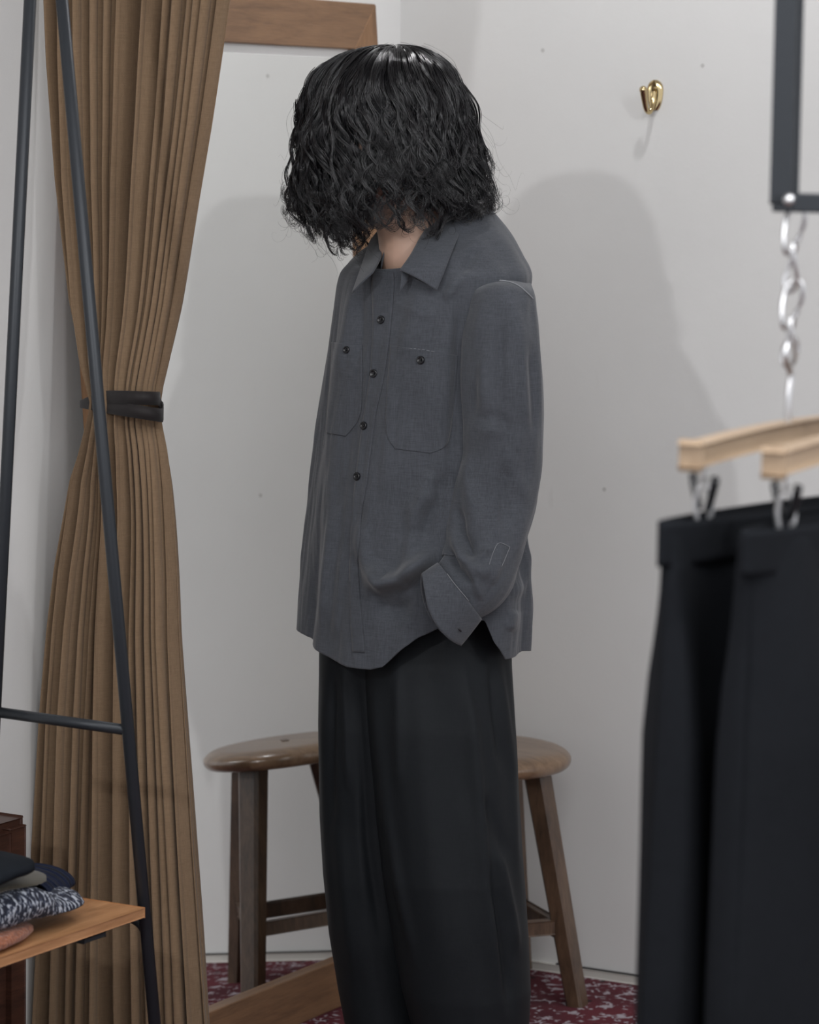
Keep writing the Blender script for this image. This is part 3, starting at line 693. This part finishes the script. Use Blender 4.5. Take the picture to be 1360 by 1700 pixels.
folds = [([(765, 470), (758, 560), (752, 700), (748, 800)], -.006, 9), ([(700, 470), (690, 520), (668, 600)], .004, 14), ([(560, 500), (548, 700), (525, 900), (512, 1040)], .003, 10),
         ([(745, 770), (722, 830), (700, 880), (660, 900)], -.006, 16), ([(738, 800), (690, 850), (680, 930), (690, 980)], .006, 13), ([(595, 850), (600, 910), (622, 970), (650, 990)], .005, 12), ([(612, 930), (640, 968), (668, 962), (700, 935), (725, 905)], .020, 12),
         ([(620, 1000), (650, 1010), (690, 1010)], -.007, 16), ([(590, 470), (575, 560), (560, 640)], .004, 9), ([(600, 480), (600, 560), (590, 620)], -.003, 8),
         ([(560, 830), (548, 900), (540, 1000), (530, 1060)], .006, 11), ([(545, 850), (528, 950), (520, 1060)], -.004, 10), ([(575, 900), (566, 1000), (560, 1075)], .004, 9), ([(720, 780), (700, 840)], .004, 12),
         ([(600, 830), (590, 900), (600, 1000)], -.003, 10), ([(640, 620), (650, 760), (640, 840)], .003, 20), ([(700, 640), (705, 760), (690, 840)], -.003, 18), ([(880, 860), (862, 900), (850, 930)], -.007, 10), ([(884, 900), (868, 960), (852, 1000)], .006, 9), ([(852, 1010), (846, 1050)], .004, 9),
         ([(735, 500), (760, 470), (785, 445)], .004, 8), ([(800, 400), (775, 440), (765, 480)], -.004, 9), ([(650, 500), (700, 520), (740, 530)], .002, 10)]
P = sculpt(P, N, folds, 1.6)
shirt = grid_mesh('shirt', P, M['shirt'], person, wrap=True, thick=.0016)
NT = grid_normals(P, True)
def bvh(objP, wrap=True):
    R, C_ = objP.shape[:2]; vs = [Vector(p) for p in objP.reshape(-1, 3)]; f = []
    for i in range(R - 1):
        for j in range(C_ if wrap else C_ - 1): f.append((i*C_ + j, i*C_ + (j+1) % C_, (i+1)*C_ + (j+1) % C_, (i+1)*C_ + j))
    return BVHTree.FromPolygons(vs, f)
BT = bvh(P)
def hit(px, py, tree=None):
    r = ray(px, py).normalized(); loc, nrm, _, _ = (tree or BT).ray_cast(CO, r)
    if loc is None: return None, None
    if nrm.dot(r) > 0: nrm = -nrm
    return loc, nrm
def patch(name, left, right, n, m_, off, mat, parent, thick=.0012, tree=None):
    """a cloth piece sewn on the shirt, between two edge lines"""
    Lp, Rp = spline(left, n), spline(right, n); G = np.zeros((n, m_, 3)); last = None
    for i in range(n):
        for j in range(m_):
            q = Lp[i] + (Rp[i] - Lp[i]) * j / (m_ - 1); h_, nn = hit(q[0], q[1], tree)
            if h_ is None: h_ = last if last is not None else at(q[0], q[1], 4.9); nn = Vector((0, -1, 0))
            last = h_; G[i, j] = h_ + nn * off
    return grid_mesh(name, G, mat, parent, thick=thick)
def seam(name, lines, mat, parent, r=.0008, tree=None, off=.001, dash=False, cnt=60):
    bm = bmesh.new()
    for ln in lines:
        L = sum(math.dist(ln[i], ln[i+1]) for i in range(len(ln)-1)); pts = []
        for q in spline(ln, max(8, int(L / 2.2))):
            h_, nn = hit(q[0], q[1], tree)
            if h_ is not None: pts.append(h_ + nn * off)
        if dash:
            for k in range(0, len(pts) - 3, 3): tube(bm, pts[k:k+3], r, 5)
        else:
            pts2 = [pts[0]] if pts else []
            for p in pts[1:]:
                if (p - pts2[-1]).length > .03:
                    if len(pts2) > 2: tube(bm, pts2, r, 6)
                    pts2 = [p]
                else: pts2.append(p)
            if len(pts2) > 2: tube(bm, pts2, r, 6)
    return from_bm(name, bm, mat, parent)
plL = [(622, 450), (619, 474), (621, 530), (616, 620), (603, 710), (592, 800), (584, 900), (583, 1000), (588, 1082)]
plR = [(655, 452), (656, 474), (652, 530), (641, 620), (624, 700), (613, 790), (602, 860), (597, 950), (607, 1083)]
patch('placket', plL, plR, 120, 9, .0022, M['shirt'], shirt)
seam('placket_stitching', [[(x + 3, y) for x, y in plL], [(x - 4, y) for x, y in plR]], M['stitch'], shirt, .00035, off=.0026, dash=True)
patch('pocket', [(650, 573), (646, 620), (642, 680), (643, 722), (657, 745)], [(761, 590), (757, 640), (750, 690), (740, 738), (716, 752)], 50, 40, .0016, M['shirt'], shirt)
seam('pocket_stitching', [[(653, 576), (700, 580), (758, 592)], [(754, 596), (748, 690), (738, 735), (717, 749), (660, 743), (645, 722)]], M['stitch'], shirt, .0003, off=.0022, dash=True)
patch('pocket', [(554, 568), (551, 620), (546, 680), (545, 719)], [(604, 574), (603, 630), (600, 690), (576, 724)], 40, 24, .0022, M['shirt'], shirt)
def button(px, py, rad, tree=None):
    h_, nn = hit(px, py, tree); bm = bmesh.new(); q = nn.to_track_quat('Z', 'Y').to_matrix().to_4x4(); q.translation = h_ + nn * .0045
    prf = [(0, .0008), (rad * .45, .0006), (rad * .62, .0018), (rad * .85, .0024), (rad, .0012), (rad, -.0012), (0, -.0014)]; rg = []
    for r_, z_ in prf: rg.append([bm.verts.new(q @ Vector((max(r_, 1e-4) * math.cos(b), max(r_, 1e-4) * math.sin(b), z_))) for b in np.linspace(0, 2*math.pi, 24, endpoint=False)])
    for i in range(len(rg) - 1):
        for k in range(24): bm.faces.new((rg[i][k], rg[i][(k+1) % 24], rg[i+1][(k+1) % 24], rg[i+1][k]))
    tube(bm, [q @ Vector((-.0018, 0, .001)), q @ Vector((0, 0, .0028)), q @ Vector((.0018, 0, .001))], .0006, 6)
    from_bm('button', bm, M['button'], shirt)
for bx_, by_ in ((635, 531), (622, 620), (607, 707), (596, 791)): button(bx_, by_, .0062)
button(701, 598, .0062); button(578, 581, .0055)

# ---- sleeves
def sleeve(path, rad_w, rad_d, name, foldl, seed, n=150, m_=120):
    pts = spline([(*p,) for p in path], n); rw = spline([(r_, r2, 0) for r_, r2 in zip(rad_w, rad_d)], n); fr = []
    P = np.zeros((n, m_, 3)); 
    for i in range(n):
        t = Vector(pts[min(i+1, n-1)] - pts[max(i-1, 0)]).normalized(); c = Vector(pts[i])
        sx = Vector((0, 1, 0)).cross(t).normalized(); sx = sx if sx.x > 0 else -sx; sy = t.cross(sx).normalized(); sy = sy if sy.y < 0 else -sy
        for k in range(m_):
            b = 2*math.pi*k/m_; cb_, sb_ = math.cos(b), math.sin(b)
            dsp = 1 + .10 * nz(cb_ * 1.6 + seed, sb_ * 1.6, i / n * 5) + .035 * nz(cb_ * 4 + seed, sb_ * 4, i / n * 14)
            p = c + sx * (rw[i][0] * cb_ * dsp) + sy * (rw[i][1] * sb_ * dsp); P[i, k] = p
    N = grid_normals(P, True); c_ = P.mean(1, keepdims=True)
    if (N * (P - c_)).sum() < 0: N = -N
    P = sculpt(P, N, foldl, 1.5); return P
sc4 = 4.88 / FOC
def px_path(rows):   # (y, left px, right px, depth, depth radius)
    path, rw_, rd_ = [], [], []
    for y, l_, r_, d, rd in rows: path.append(V3((l_ + r_) / 2, y, d)); rw_.append((r_ - l_) / 2 * d / FOC); rd_.append(rd)
    return path, rw_, rd_
pth, rw_, rd_ = px_path([(450, 815, 862, 4.955, .014), (460, 803, 871, 4.945, .026), (471, 788, 880, 4.926, .044), (500, 776, 889, 4.90, .064), (540, 769, 894, 4.89, .069), (620, 766, 899, 4.88, .070), (700, 768, 903, 4.88, .068), (770, 764, 901, 4.885, .066),
                         (830, 746, 893, 4.88, .066), (880, 738, 880, 4.865, .062)])
# forearm turns forward to the pocket
pth += [V3(800, 924, 4.85), V3(788, 957, 4.835), V3(764, 981, 4.825), V3(750, 992, 4.822)]; rw_ += [.056, .053, .048, .045]; rd_ += [.055, .048, .036, .032]
slf = [([(805, 480), (795, 560), (800, 640), (810, 700)], .005, 14), ([(850, 480), (862, 560), (868, 660), (876, 740)], .005, 12), ([(828, 490), (832, 600), (838, 700), (860, 790)], -.006, 11),
       ([(786, 700), (815, 690), (850, 705)], -.003, 7), ([(790, 722), (820, 712), (856, 728)], .003, 7), ([(780, 740), (778, 800), (790, 860), (788, 915)], .006, 12), ([(860, 700), (855, 780), (870, 840)], .005, 12),
       ([(840, 760), (836, 830), (840, 890)], -.005, 12), ([(800, 540), (790, 640), (778, 720)], -.004, 9), ([(757, 830), (766, 890), (785, 925), (808, 935)], -.008, 9), ([(750, 870), (768, 925), (800, 950), (826, 930)], .007, 9),
       ([(745, 905), (760, 945), (790, 975)], -.006, 6), ([(775, 935), (790, 965), (800, 1000)], .005, 6), ([(825, 900), (830, 930), (812, 975)], .004, 8), ([(880, 560), (886, 660), (890, 740)], -.004, 8), ([(815, 900), (800, 925), (775, 930)], .004, 6)]
PS = sleeve(pth, rw_, rd_, 'sleeve', slf, 3.0)
_px, _py = proj(PS); _k = np.clip((476 + .0032 * (_px - 832) ** 2 - _py) / 16, 0, 1); PS[..., 1] += .07 * _k * _k * (3 - 2 * _k)
slv = grid_mesh('sleeve', PS, M['shirt'], shirt, wrap=True, thick=.0015); ST = bvh(PS)
pr_, rwr, rdr = px_path([(455, 575, 640, 5.07, .035), (500, 566, 650, 5.10, .055), (620, 556, 650, 5.125, .058), (750, 548, 648, 5.14, .056), (880, 548, 645, 5.14, .050), (985, 560, 638, 5.12, .040)])
PR = sleeve(pr_, rwr, rdr, 'sleeve', [], 8.0, 100, 80); grid_mesh('sleeve', PR, M['shirt'], shirt, wrap=True, thick=.0015)
# yoke seam above the dropped sleeve
seam('shoulder_seam', [[(770, 500), (782, 482), (800, 472), (822, 467), (846, 469), (866, 479), (884, 496)]], M['stitch'], shirt, .0009, ST, off=.0012)
seam('vent_seam', [[(812, 938), (826, 903), (846, 908)], [(846, 908), (832, 940)]], M['stitch'], shirt, .00035, ST, off=.0015)
# cuff: open flared band, unbuttoned
def ring3(c, ax_, dep, ra, rb, bow, n=90):
    out = []
    for b in np.linspace(0, 2*math.pi, n, endpoint=False):
        out.append(c + ax_ * (ra * math.cos(b)) + dep * (rb * math.sin(b)) + bow * (math.cos(b) ** 2))
    return out
cA, cB = V3(727, 934, 4.812), V3(800, 1028, 4.822)
axc = (cB - cA).normalized(); cen = (cA + cB) / 2; dep = Vector((0.1, -1, .05)).normalized(); lng = (cB - cA).length / 2
oA, oB = V3(700, 952, 4.805), V3(766, 1072, 4.815); axo = (oB - oA).normalized(); ceno = (oA + oB) / 2; lno = (oB - oA).length / 2
nC = 16; G = np.zeros((nC, 90, 3)); outw = (ceno - cen).normalized()
for i in range(nC):
    t = i / (nC - 1); c = cen.lerp(ceno, t); a_ = axc.lerp(axo, t).normalized(); ra = lng + (lno - lng) * t
    bul = outw * -(.020 * t)
    for k, p in enumerate(ring3(c + outw * .020 * t, a_, dep, ra, .034 - .002 * t, bul)):
        G[i, k] = p + dep * .0015 * math.sin(k * .35 + t * 3)
cuff = grid_mesh('cuff', G, M['shirt'], shirt, wrap=True, thick=.0028); CT = bvh(G)
seam('cuff_seam', [[(733, 938), (750, 963), (772, 990), (797, 1022)]], M['stitch'], shirt, .0005, CT, off=.001)
h_, nn = hit(762, 1044, CT)
if h_ is not None:
    bm = bmesh.new(); q = (at(766, 1049, h_.y) - at(758, 1039, h_.y)).normalized()
    tube(bm, [h_ - q * .005 + nn * .0008, h_ + nn * .0012, h_ + q * .005 + nn * .0008], .0011, 6); from_bm('buttonhole', bm, M['button'], shirt)

# ---- collar leaves and stand
def leaf(inner, outer, name, n=30, m_=14, puff=.006):
    """inner / outer edge: (px, py, depth)"""
    I = spline(inner, n); O = spline(outer, n); G = np.zeros((n, m_, 3))
    for i in range(n):
        a_ = at(*I[i]); b_ = at(*O[i])
        for j in range(m_):
            s = j / (m_ - 1); p = a_.lerp(b_, s) + Vector((.15, -1, .35)) * puff * math.sin(math.pi * s) ; G[i, j] = p
    return grid_mesh(name, G, M['shirt'], shirt, thick=.0022)
leaf([(778, 342, 5.055), (752, 338, 5.02), (722, 362, 4.965), (700, 392, 4.915), (682, 424, 4.880), (664, 449, 4.868)],
     [(800, 362, 5.02), (778, 362, 4.965), (762, 392, 4.915), (748, 425, 4.880), (736, 456, 4.860), (725, 483, 4.853)], 'collar')
leaf([(656, 366, 5.06), (634, 376, 5.04), (634, 400, 4.985), (632, 425, 4.935), (624, 442, 4.900), (618, 452, 4.885)],
     [(640, 384, 5.08), (618, 394, 5.06), (608, 416, 5.01), (600, 440, 4.965), (592, 463, 4.925), (584, 486, 4.895)], 'collar')
# inner stand / facing around the neck opening
cs = [(752, 340, 5.022), (722, 364, 4.972), (700, 394, 4.922), (682, 426, 4.888), (664, 452, 4.872), (646, 466, 4.874), (640, 440, 4.900), (640, 415, 4.94), (636, 392, 4.99), (634, 378, 5.035)]
ins = spline(cs, 60); cc_ = at(700, 400, 4.985)
for a0_, a1_ in ((0, 26), (46, 60)):
    G = np.zeros((a1_ - a0_, 6, 3))
    for i in range(a0_, a1_):
        p = at(*ins[i])
        for j in range(6): sj = j / 5; G[i - a0_, j] = p + Vector((0, 0, -1)) * .028 * sj + (p - cc_) * (.10 * sj)
    grid_mesh('collar_stand', G, M['shirt'], shirt, thick=.0015)

# ---- trousers
def leg_cloth(rows, dN, folds, seed, n=200, m_=200):
    ys = [r[0] for r in rows]; P = np.zeros((n, m_, 3))
    for i in range(n):
        y = ys[0] + (ys[-1] - ys[0]) * i / (n - 1)
        L_, R_, d, rd = [np.interp(y, ys, [r[k] for r in rows]) for k in (1, 2, 3, 4)]
        c = V3((L_ + R_) / 2, y, d); hw = (R_ - L_) / 2 * d / FOC
        for k in range(m_):
            b = 2*math.pi*k/m_; cb_, sb_ = math.cos(b), math.sin(b); t = i / n
            g = 1 + (.028 * math.sin(b * 9 + seed) + .012 * math.sin(b * 17 + 2 * seed)) * (1 - t) ** 1.5 * (abs(sb_) ** 1.2) + .05 * nz(cb_ * 2 + seed, sb_ * 2, t * 2)
            P[i, k] = (c.x + hw * cb_ * (1 + .012 * nz(t * 8, seed, sb_)), c.y - rd * sb_ * g, c.z)
    N = grid_normals(P, True); c_ = P.mean(1, keepdims=True)
    if (N * (P - c_)).sum() < 0: N = -N
    return sculpt(P, N, folds)
near = [(960, 604, 845, 4.985, .075), (1015, 600, 850, 4.975, .085), (1100, 600, 852, 4.965, .095), (1200, 608, 857, 4.96, .105), (1350, 622, 866, 4.955, .110), (1450, 632, 873, 4.95, .112), (1550, 648, 880, 4.95, .110), (1640, 664, 884, 4.95, .105), (1700, 680, 881, 4.955, .100), (1760, 696, 872, 4.96, .092), (1815, 712, 862, 4.97, .082)]
far = [(960, 536, 740, 5.02, .075), (1015, 530, 740, 5.03, .085), (1100, 528, 730, 5.035, .095), (1200, 527, 720, 5.04, .10), (1350, 529, 715, 5.05, .10), (1450, 534, 715, 5.05, .10), (1550, 545, 715, 5.055, .10), (1640, 559, 715, 5.06, .095), (1700, 571, 716, 5.06, .09), (1760, 586, 716, 5.065, .085), (1815, 598, 712, 5.07, .075)]
nf = [([(612, 1090), (622, 1200), (640, 1350), (668, 1500), (700, 1640)], .006, 9), ([(660, 1100), (662, 1250), (664, 1330)], .004, 8), ([(760, 1060), (785, 1200), (798, 1350), (802, 1420), (815, 1520), (836, 1700)], .011, 9, 1.8),
      ([(812, 1390), (832, 1440), (850, 1520), (862, 1600)], .008, 8), ([(806, 1420), (822, 1500), (842, 1620), (850, 1700)], -.008, 9), ([(800, 1310), (822, 1370), (845, 1430)], -.005, 9), ([(825, 1065), (838, 1180), (852, 1280), (856, 1400), (870, 1500)], .007, 7), ([(812, 1070), (822, 1180), (838, 1300)], -.006, 7),
      ([(845, 1070), (854, 1200), (862, 1330)], .005, 6), ([(700, 1100), (705, 1300), (720, 1500), (750, 1680)], .004, 28), ([(740, 1080), (748, 1200), (765, 1400), (780, 1600)], -.004, 18), ([(766, 1300), (780, 1450), (795, 1600)], .003, 12)]
ff_ = [([(537, 1080), (534, 1250), (540, 1400), (558, 1600)], .004, 6), ([(552, 1080), (548, 1250), (548, 1400)], -.007, 8), ([(570, 1085), (576, 1200), (580, 1330)], .006, 7), ([(590, 1090), (596, 1200), (610, 1400), (640, 1600)], -.008, 10), ([(560, 1350), (575, 1500), (600, 1650)], .004, 16)]
PN = leg_cloth(near, 0, nf, 1.0); PF = leg_cloth(far, 0, ff_, 4.0)
R_, C_ = PN.shape[:2]; vv_ = np.concatenate([PN.reshape(-1, 3), PF.reshape(-1, 3)]); f = []
for o_ in (0, R_*C_):
    for i in range(R_ - 1):
        for j in range(C_): f.append((o_ + i*C_ + j, o_ + i*C_ + (j+1) % C_, o_ + (i+1)*C_ + (j+1) % C_, o_ + (i+1)*C_ + j))
tro = mesh('trousers', vv_, f, M['trousers'], person); md = tro.modifiers.new('t', 'SOLIDIFY'); md.thickness = .0015; md.offset = -1

# ---- hair
_ey = [84, 86, 90, 95, 102, 112, 125, 145, 170, 200, 250, 300, 330, 360, 385, 410]
_el = [652, 622, 600, 584, 568, 552, 537, 522, 512, 505, 499, 494, 492, 500, 515, 530]; _er = [660, 690, 704, 714, 724, 736, 747, 759, 769, 778, 787, 794, 799, 796, 785, 760]
EY = np.linspace(84, 410, 200); _k = np.exp(-(np.arange(-6, 7) / 3.0) ** 2); _k /= _k.sum()
def _sm(v): w_ = np.interp(EY, _ey, v); p_ = np.pad(w_, 6, mode='edge'); r_ = np.convolve(p_, _k, 'valid'); b_ = np.clip((EY - 84) / 24, 0, 1); return w_ * (1 - b_) + r_ * b_
EL, ER = _sm(_el), _sm(_er)
def hair_env(y):
    L_ = np.interp(y, EY, EL); R_ = np.interp(y, EY, ER); k = 4.98 / FOC
    return ((L_ + R_) / 2 - 680) * k + ROLL * (y - 850) * k, (R_ - L_) / 2 * k
def hair_strands(nclump, per, npts, rad, fly=0.0):
    S = []
    for c in range(nclump):
        th = rng.uniform(0, 2*math.pi)                     # azimuth, -pi/2 towards the viewer
        s0 = rng.beta(1.0, 1.4) * .70                      # start along the arc
        px_e = 646 + 150 * math.cos(th); near_ = math.sin(th) < .15
        if near_:
            ye = np.interp(px_e, [495, 540, 575, 595, 612, 650, 700, 722, 760, 800], [360, 372, 366, 335, 304, 296, 308, 332, 346, 336]); sd_ = 14
            if 585 < px_e < 730 and rng.random() < .24: ye += rng.uniform(30, 80)
        else: ye = np.interp(px_e, [495, 560, 640, 800], [352, 358, 350, 338]); sd_ = 12
        if px_e < 590: sd_ = 24
        ye += rng.normal(0, sd_); rho = rng.uniform(.80, 1.0) if rng.random() < .82 else rng.uniform(.99, 1.06)
        wl = rng.normal(74, 9); ampc = rng.uniform(.004, .0095); phc = 3.0 * math.sin(2 * th + 1) + 2.4 * th + rng.normal(0, .75); hand_ = 1; tw = rng.normal(0, .14)
        cr = rng.uniform(.005, .0155); cdir = rng.choice([-1, 1], p=[.4, .6]); cpsi = rng.uniform(2.0, 5.8); spr = rng.uniform(.007, .026); ccl = rng.uniform(-.9, .9)
        flick = rng.uniform(.0, .10) if math.cos(th) > .2 else rng.uniform(-.06, .06)
        if px_e < 590 and near_ and rng.random() < .28: continue
        if rng.random() < .22: ye -= rng.uniform(15, 75); rho += rng.uniform(0, .05)
        for q in range(per):
            S.append((th, s0 + rng.uniform(-.03, .03), ye + rng.normal(0, 3.5), rho, wl, ampc * (1 + rng.normal(0, .15)), phc + rng.normal(0, .13), hand_, cpsi * rng.uniform(.88, 1.08), tw, rad * rng.uniform(.55, 1.45), rng.normal(0, spr), rng.normal(0, .014 + fly), flick, rng.uniform(0, 3), cr * rng.uniform(.88, 1.12), cdir, ccl))
    S = np.array(S); nb = npts - 12; T = np.linspace(0, 1, nb)[None, :]
    th, s0, ye, rho, wl, amp, ph_, hd, psi, tw, rr_, da, dr, flk, topv, cr, cdir, ccl = [S[:, i:i+1] for i in range(18)]; s0 = np.clip(s0, 0, .9)
    s = s0 + (1 - s0) * T; ye = ye - 9
    y0_ = 84 + topv * 2; y = y0_ + (ye - y0_) * s ** 1.5
    xc, wd = hair_env(y)
    conv = 1 - .5 * np.sin(math.pi * np.clip((T - .35) / .65, 0, 1)) - .15 * T        # locks gather, then loosen
    grow = 1.0
    ang = th + tw * (s - .3) + da * conv
    relief = .040 * np.sin(5 * th + y / 33) + .030 * np.sin(11 * th - y / 21 + 2) + .018 * np.sin(23 * th + y / 40)
    rr2 = wd * grow * (rho + dr * conv + relief * np.clip(s * 4, 0, 1) + flk * np.clip((s - .75) * 4, 0, 1) ** 2)
    bend = .045 * np.sin(y / 36 + 3 * th) + .02 * np.sin(y / 19 + 7 * th + 1)
    ang = ang + bend * np.clip((s - .1) * 2, 0, 1)
    a = ph_ + 2*math.pi * y / wl; am = amp * np.clip((y - 95) / 150, .15, 1.15)
    xw = xc + rr2 * np.cos(ang); yd = 4.985 + rr2 * .86 * np.sin(ang); z = 1.506 + (221 - y) * 4.98 / FOC + np.minimum((rho - .93) * .03, .001) * np.clip(1 - s * 1.2, 0, 1) + .0012 * np.sin(9 * th + y / 9) * np.clip(1 - s * 1.5, 0, 1) * np.clip(s * 5, 0, 1)
    ux, uy = np.cos(ang), np.sin(ang); tx, ty_ = -uy, ux
    xw = xw + am * (.45 * np.cos(a) * ux + 1.1 * np.sin(a) * tx); yd = yd + am * (.45 * np.cos(a) * uy + 1.1 * np.sin(a) * ty_)
    # the ends roll up into open curls
    q = np.linspace(1 / 12, 1, 12)[None, :] * psi; ex, ey = ux[:, -1:], uy[:, -1:]; gx, gy = -ey, ex
    dx_ = gx * cdir * np.cos(ccl) + ex * np.sin(ccl); dy2 = gy * cdir * np.cos(ccl) + ey * np.sin(ccl)
    rq = cr * (1 - .25 * q / 5); vx, vy = xw[:, -1:] - xw[:, -2:-1], yd[:, -1:] - yd[:, -2:-1]; fade = np.sin(np.minimum(q, 1.5)) * .9
    xc2 = xw[:, -1:] + dx_ * rq * (1 - np.cos(q)) + vx * fade; yc2 = yd[:, -1:] + dy2 * rq * (1 - np.cos(q)) + vy * fade; zc2 = z[:, -1:] - rq * np.sin(q) * 1.05 - .0010 * q
    xw = np.concatenate([xw, xc2], 1); yd = np.concatenate([yd, yc2], 1); z = np.concatenate([z, zc2], 1)
    return np.stack([xw, yd, z], -1), rr_[:, 0]
Pt, RR = hair_strands(1000, 16, 46, .00042)
P2, R2 = hair_strands(620, 1, 46, .00022, .03)             # fly-aways
c_ = np.array([X(646), 4.985, 1.46]); k = np.linspace(0, 1, 46)[None, :, None]
P2 = P2 + (P2 - c_) * (.05 + .16 * rng.random((len(P2), 1, 1))) * k ** 2 + rng.normal(0, .006, (len(P2), 1, 3)) * (k + .35)
Pt = np.concatenate([Pt, P2]); RR = np.concatenate([RR, R2])
n, mP = Pt.shape[:2]; Tn = np.gradient(Pt, axis=1); Tn /= np.linalg.norm(Tn, axis=-1, keepdims=True) + 1e-9
ref = np.array([.31, .52, .2]); Uv = np.cross(Tn, ref); Uv /= np.linalg.norm(Uv, axis=-1, keepdims=True) + 1e-9; Wv = np.cross(Tn, Uv)
tp = (1 - .75 * np.linspace(0, 1, mP) ** 3)[None, :, None]; rad = RR[:, None, None] * tp; V = []
for k in range(3):
    b = 2*math.pi*k/3; V.append(Pt + rad * (math.cos(b) * Uv + math.sin(b) * Wv))
V = np.stack(V, 2).reshape(-1, 3)                                   # [n, m, 3]
base = (np.arange(n)[:, None] * mP + np.arange(mP - 1)[None, :]) * 3; base = base.reshape(-1, 1)
quads = []
for k in range(3):
    k2 = (k + 1) % 3; quads.append(np.concatenate([base + k, base + k2, base + 3 + k2, base + 3 + k], 1))
Q = np.concatenate(quads)
# dense under-layer of hair following the skull
NR, NC = 40, 72; G = np.zeros((NR, NC, 3))
for i in range(NR):
    y = 89 + 237 * (i / (NR - 1)) ** 1.2
    for j in range(NC):
        th = 2*math.pi*j/NC; px_e = 646 + 150 * math.cos(th); fr = math.sin(th) < .3
        lim = 400 if not fr else float(np.interp(px_e, [495, 560, 600, 615, 700, 725, 800], [262, 270, 275, 266, 276, 308, 312]))
        yy_ = min(y, lim); xc, wd = hair_env(yy_); g = .80 * min(1, max(.02, (yy_ - 89) / 34)) ** .5 * (1 + .05 * nz(math.cos(th) * 5, math.sin(th) * 5, yy_ / 40))
        G[i, j] = (xc + wd * g * math.cos(th), 4.985 + wd * g * .84 * math.sin(th), 1.506 + (221 - yy_) * 4.98 / FOC)
o0 = len(V); V = np.concatenate([V, G.reshape(-1, 3)]); ff2 = []
for i in range(NR - 1):
    for j in range(NC): ff2.append((o0 + i*NC + j, o0 + i*NC + (j+1) % NC, o0 + (i+1)*NC + (j+1) % NC, o0 + (i+1)*NC + j))
Q = np.concatenate([Q, np.array(ff2)])
me = bpy.data.meshes.new('hair'); me.vertices.add(len(V)); me.vertices.foreach_set('co', V.astype(np.float32).ravel())
me.loops.add(len(Q) * 4); me.loops.foreach_set('vertex_index', Q.astype(np.int32).ravel())
me.polygons.add(len(Q)); me.polygons.foreach_set('loop_start', np.arange(0, len(Q) * 4, 4, dtype=np.int32)); me.update(calc_edges=True); me.validate()
hair = link('hair', me, M['hair'], person); hair['label'] = 'shoulder length wavy black hair hanging over the face'
